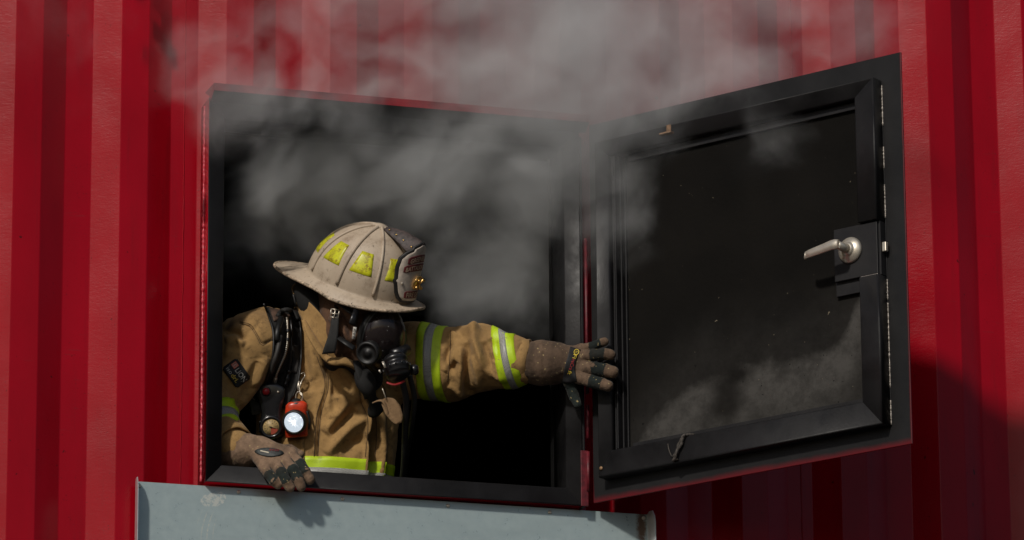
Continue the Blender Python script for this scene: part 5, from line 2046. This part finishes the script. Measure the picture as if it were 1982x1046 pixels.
# ================================================================== smoke pouring out of the hatch
# (px, py, depth, half-width px, half-height px, half-depth m, weight)
PUFFS = [
    (1030, 20, -.16, 360, 200, .20, 1.0),
    (960, 210, -.12, 290, 140, .18, 1.0),
    (830, 290, -.02, 270, 120, .18, 1.0),
    (620, 310, .06, 190, 110, .14, .95),
    (510, 345, .05, 110, 80, .12, .85),
    (1010, 400, .05, 270, 130, .20, .95),
    (1150, 330, -.14, 190, 160, .14, .95),
    (1190, 130, -.24, 260, 170, .18, .90),
    (950, 520, .18, 270, 130, .16, .66),
    (620, 430, .20, 220, 130, .16, .72),
    (1210, 430, -.22, 90, 100, .12, .80),
    (1350, 225, -.36, 190, 90, .12, .95),
    (1330, 60, -.30, 240, 150, .18, .72),
    (1510, 160, -.48, 220, 90, .12, .80),
    (1600, 40, -.32, 260, 130, .16, .66),
    (660, 110, -.12, 240, 150, .12, .60),
    (390, 130, -.10, 130, 90, .08, .85),
    (480, 230, -.12, 150, 80, .08, .70),
    (580, 190, -.12, 190, 70, .08, .75),
    (500, 40, -.15, 180, 90, .10, .42),
    (760, -160, -.20, 480, 180, .22, .72),
    (1150, -170, -.25, 520, 190, .24, 1.0),
    (1500, 270, -.60, 140, 70, .08, .58),
    (980, 580, .16, 220, 110, .14, .66),
    (470, 480, .20, 110, 110, .12, .45),
    (130, -40, -.35, 420, 260, .14, .22),
]
S_LO, S_HI = np.array([-.50, -.86, -.30]), np.array([2.30, .46, 1.28])

def build_smoke():
    ng = bpy.data.node_groups.new('smoke_density', 'GeometryNodeTree')
    ng.interface.new_socket('Geometry', in_out='INPUT', socket_type='NodeSocketGeometry')
    ng.interface.new_socket('Geometry', in_out='OUTPUT', socket_type='NodeSocketGeometry')
    L = ng.links
    gout = ng.nodes.new('NodeGroupOutput')
    pos = ng.nodes.new('GeometryNodeInputPosition').outputs[0]

    def vm(op, a, b=None, out=0):
        n = ng.nodes.new('ShaderNodeVectorMath')
        n.operation = op
        for i, x in enumerate((a, b)):
            if x is None:
                continue
            if isinstance(x, (tuple, list, np.ndarray)):
                n.inputs[i].default_value = tuple(float(q) for q in x)
            else:
                L.new(x, n.inputs[i])
        return n.outputs[out]

    def ma(op, a, b=None, clamp=False):
        n = ng.nodes.new('ShaderNodeMath')
        n.operation = op
        n.use_clamp = clamp
        for i, x in enumerate((a, b)):
            if x is None:
                continue
            if isinstance(x, (int, float)):
                n.inputs[i].default_value = x
            else:
                L.new(x, n.inputs[i])
        return n.outputs[0]

    def nz(vec, scale, detail, rough=.55, color=False):
        n = ng.nodes.new('ShaderNodeTexNoise')
        n.inputs['Scale'].default_value = scale
        n.inputs['Detail'].default_value = detail
        n.inputs['Roughness'].default_value = rough
        L.new(vec, n.inputs['Vector'])
        return n.outputs[1 if color else 0]
    # swirl the position before asking for the puffs
    w1 = vm('SUBTRACT', nz(pos, 3.0, 3, .5, True), (.5, .5, .5))
    sc = ng.nodes.new('ShaderNodeVectorMath'); sc.operation = 'SCALE'
    L.new(w1, sc.inputs[0]); sc.inputs['Scale'].default_value = .26
    q = vm('ADD', pos, sc.outputs[0])
    w2 = vm('SUBTRACT', nz(q, 9.0, 3, .5, True), (.5, .5, .5))
    sc2 = ng.nodes.new('ShaderNodeVectorMath'); sc2.operation = 'SCALE'
    L.new(w2, sc2.inputs[0]); sc2.inputs['Scale'].default_value = .10
    q2 = vm('ADD', q, sc2.outputs[0])
    w3 = vm('SUBTRACT', nz(q2, 26.0, 2, .5, True), (.5, .5, .5))
    sc3 = ng.nodes.new('ShaderNodeVectorMath'); sc3.operation = 'SCALE'
    L.new(w3, sc3.inputs[0]); sc3.inputs['Scale'].default_value = .035
    q3 = vm('ADD', q2, sc3.outputs[0])
    tot = None
    for px, py, Y, rx, ry, rY, wt in PUFFS:
        c = P3(px, py, Y)
        d = vm('SUBTRACT', q2, c)
        d = vm('MULTIPLY', d, (1/(rx*PXM*1.25), 1/(rY*1.1), 1/(ry*PXM*1.3)))
        d = vm('LENGTH', d, None, 1)
        e = ma('SUBTRACT', 1.0, d, True)
        e = ma('MULTIPLY', e, wt)
        tot = e if tot is None else ma('MAXIMUM', tot, e) if False else ma('ADD', tot, ma('MULTIPLY', e, 1.0))
    tot = ma('MINIMUM', tot, 1.0)
    qn = vm('MULTIPLY', q3, (1.0, .14, 1.0))
    fb = nz(qn, 3.6, 8, .62)
    fine = nz(qn, 14.0, 6, .68)
    dd = ma('ADD', ma('MULTIPLY', ma('SUBTRACT', fb, .5), 2.25), ma('MULTIPLY', ma('SUBTRACT', fine, .5), 1.7))
    dd = ma('ADD', dd, ma('MULTIPLY', tot, 1.25))
    dd = ma('MAXIMUM', ma('SUBTRACT', dd, .20), 0.0)
    dd = ma('POWER', dd, 1.25)
    gate = ma('MINIMUM', ma('MULTIPLY', tot, 2.2), 1.0)
    dd = ma('MULTIPLY', dd, gate)
    dd = ma('ADD', dd, ma('MULTIPLY', ma('POWER', tot, 1.6), ma('MULTIPLY', ma('MAXIMUM', ma('SUBTRACT', fb, .22), 0.0), .58)))
    vc_ = ng.nodes.new('GeometryNodeVolumeCube')
    L.new(dd, vc_.inputs['Density'])
    vc_.inputs['Background'].default_value = 0.0
    vc_.inputs['Min'].default_value = tuple(S_LO)
    vc_.inputs['Max'].default_value = tuple(S_HI)
    res = SMRES
    for i, ax in enumerate('XYZ'):
        vc_.inputs['Resolution '+ax].default_value = int((S_HI[i]-S_LO[i])/res)
    sm = ng.nodes.new('GeometryNodeSetMaterial')
    L.new(vc_.outputs[0], sm.inputs[0])
    m = bpy.data.materials.new('smoke')
    m.use_nodes = True
    t = m.node_tree
    t.nodes.clear()
    o_ = t.nodes.new('ShaderNodeOutputMaterial')
    v = t.nodes.new('ShaderNodeVolumePrincipled')
    v.inputs['Color'].default_value = (.915, .935, .95, 1)
    v.inputs['Density'].default_value = SMDENS
    v.inputs['Anisotropy'].default_value = -0.15
    v.inputs['Density Attribute'].default_value = 'density'
    t.links.new(v.outputs[0], o_.inputs['Volume'])
    sm.inputs['Material'].default_value = m
    L.new(sm.outputs[0], gout.inputs[0])
    me = bpy.data.meshes.new('smoke')
    me.from_pydata([(0, 0, 0)], [], [])
    me.materials.append(m)
    o = bpy.data.objects.new('smoke', me)
    COL.objects.link(o)
    md = o.modifiers.new('smoke', 'NODES')
    md.node_group = ng
    o['kind'] = 'stuff'
    o['label'] = 'grey smoke rolling out of the hatch and up across the red wall and door'
    o['category'] = 'smoke'
    return o
SMRES = .0065
SMDENS = 3.4
build_smoke()
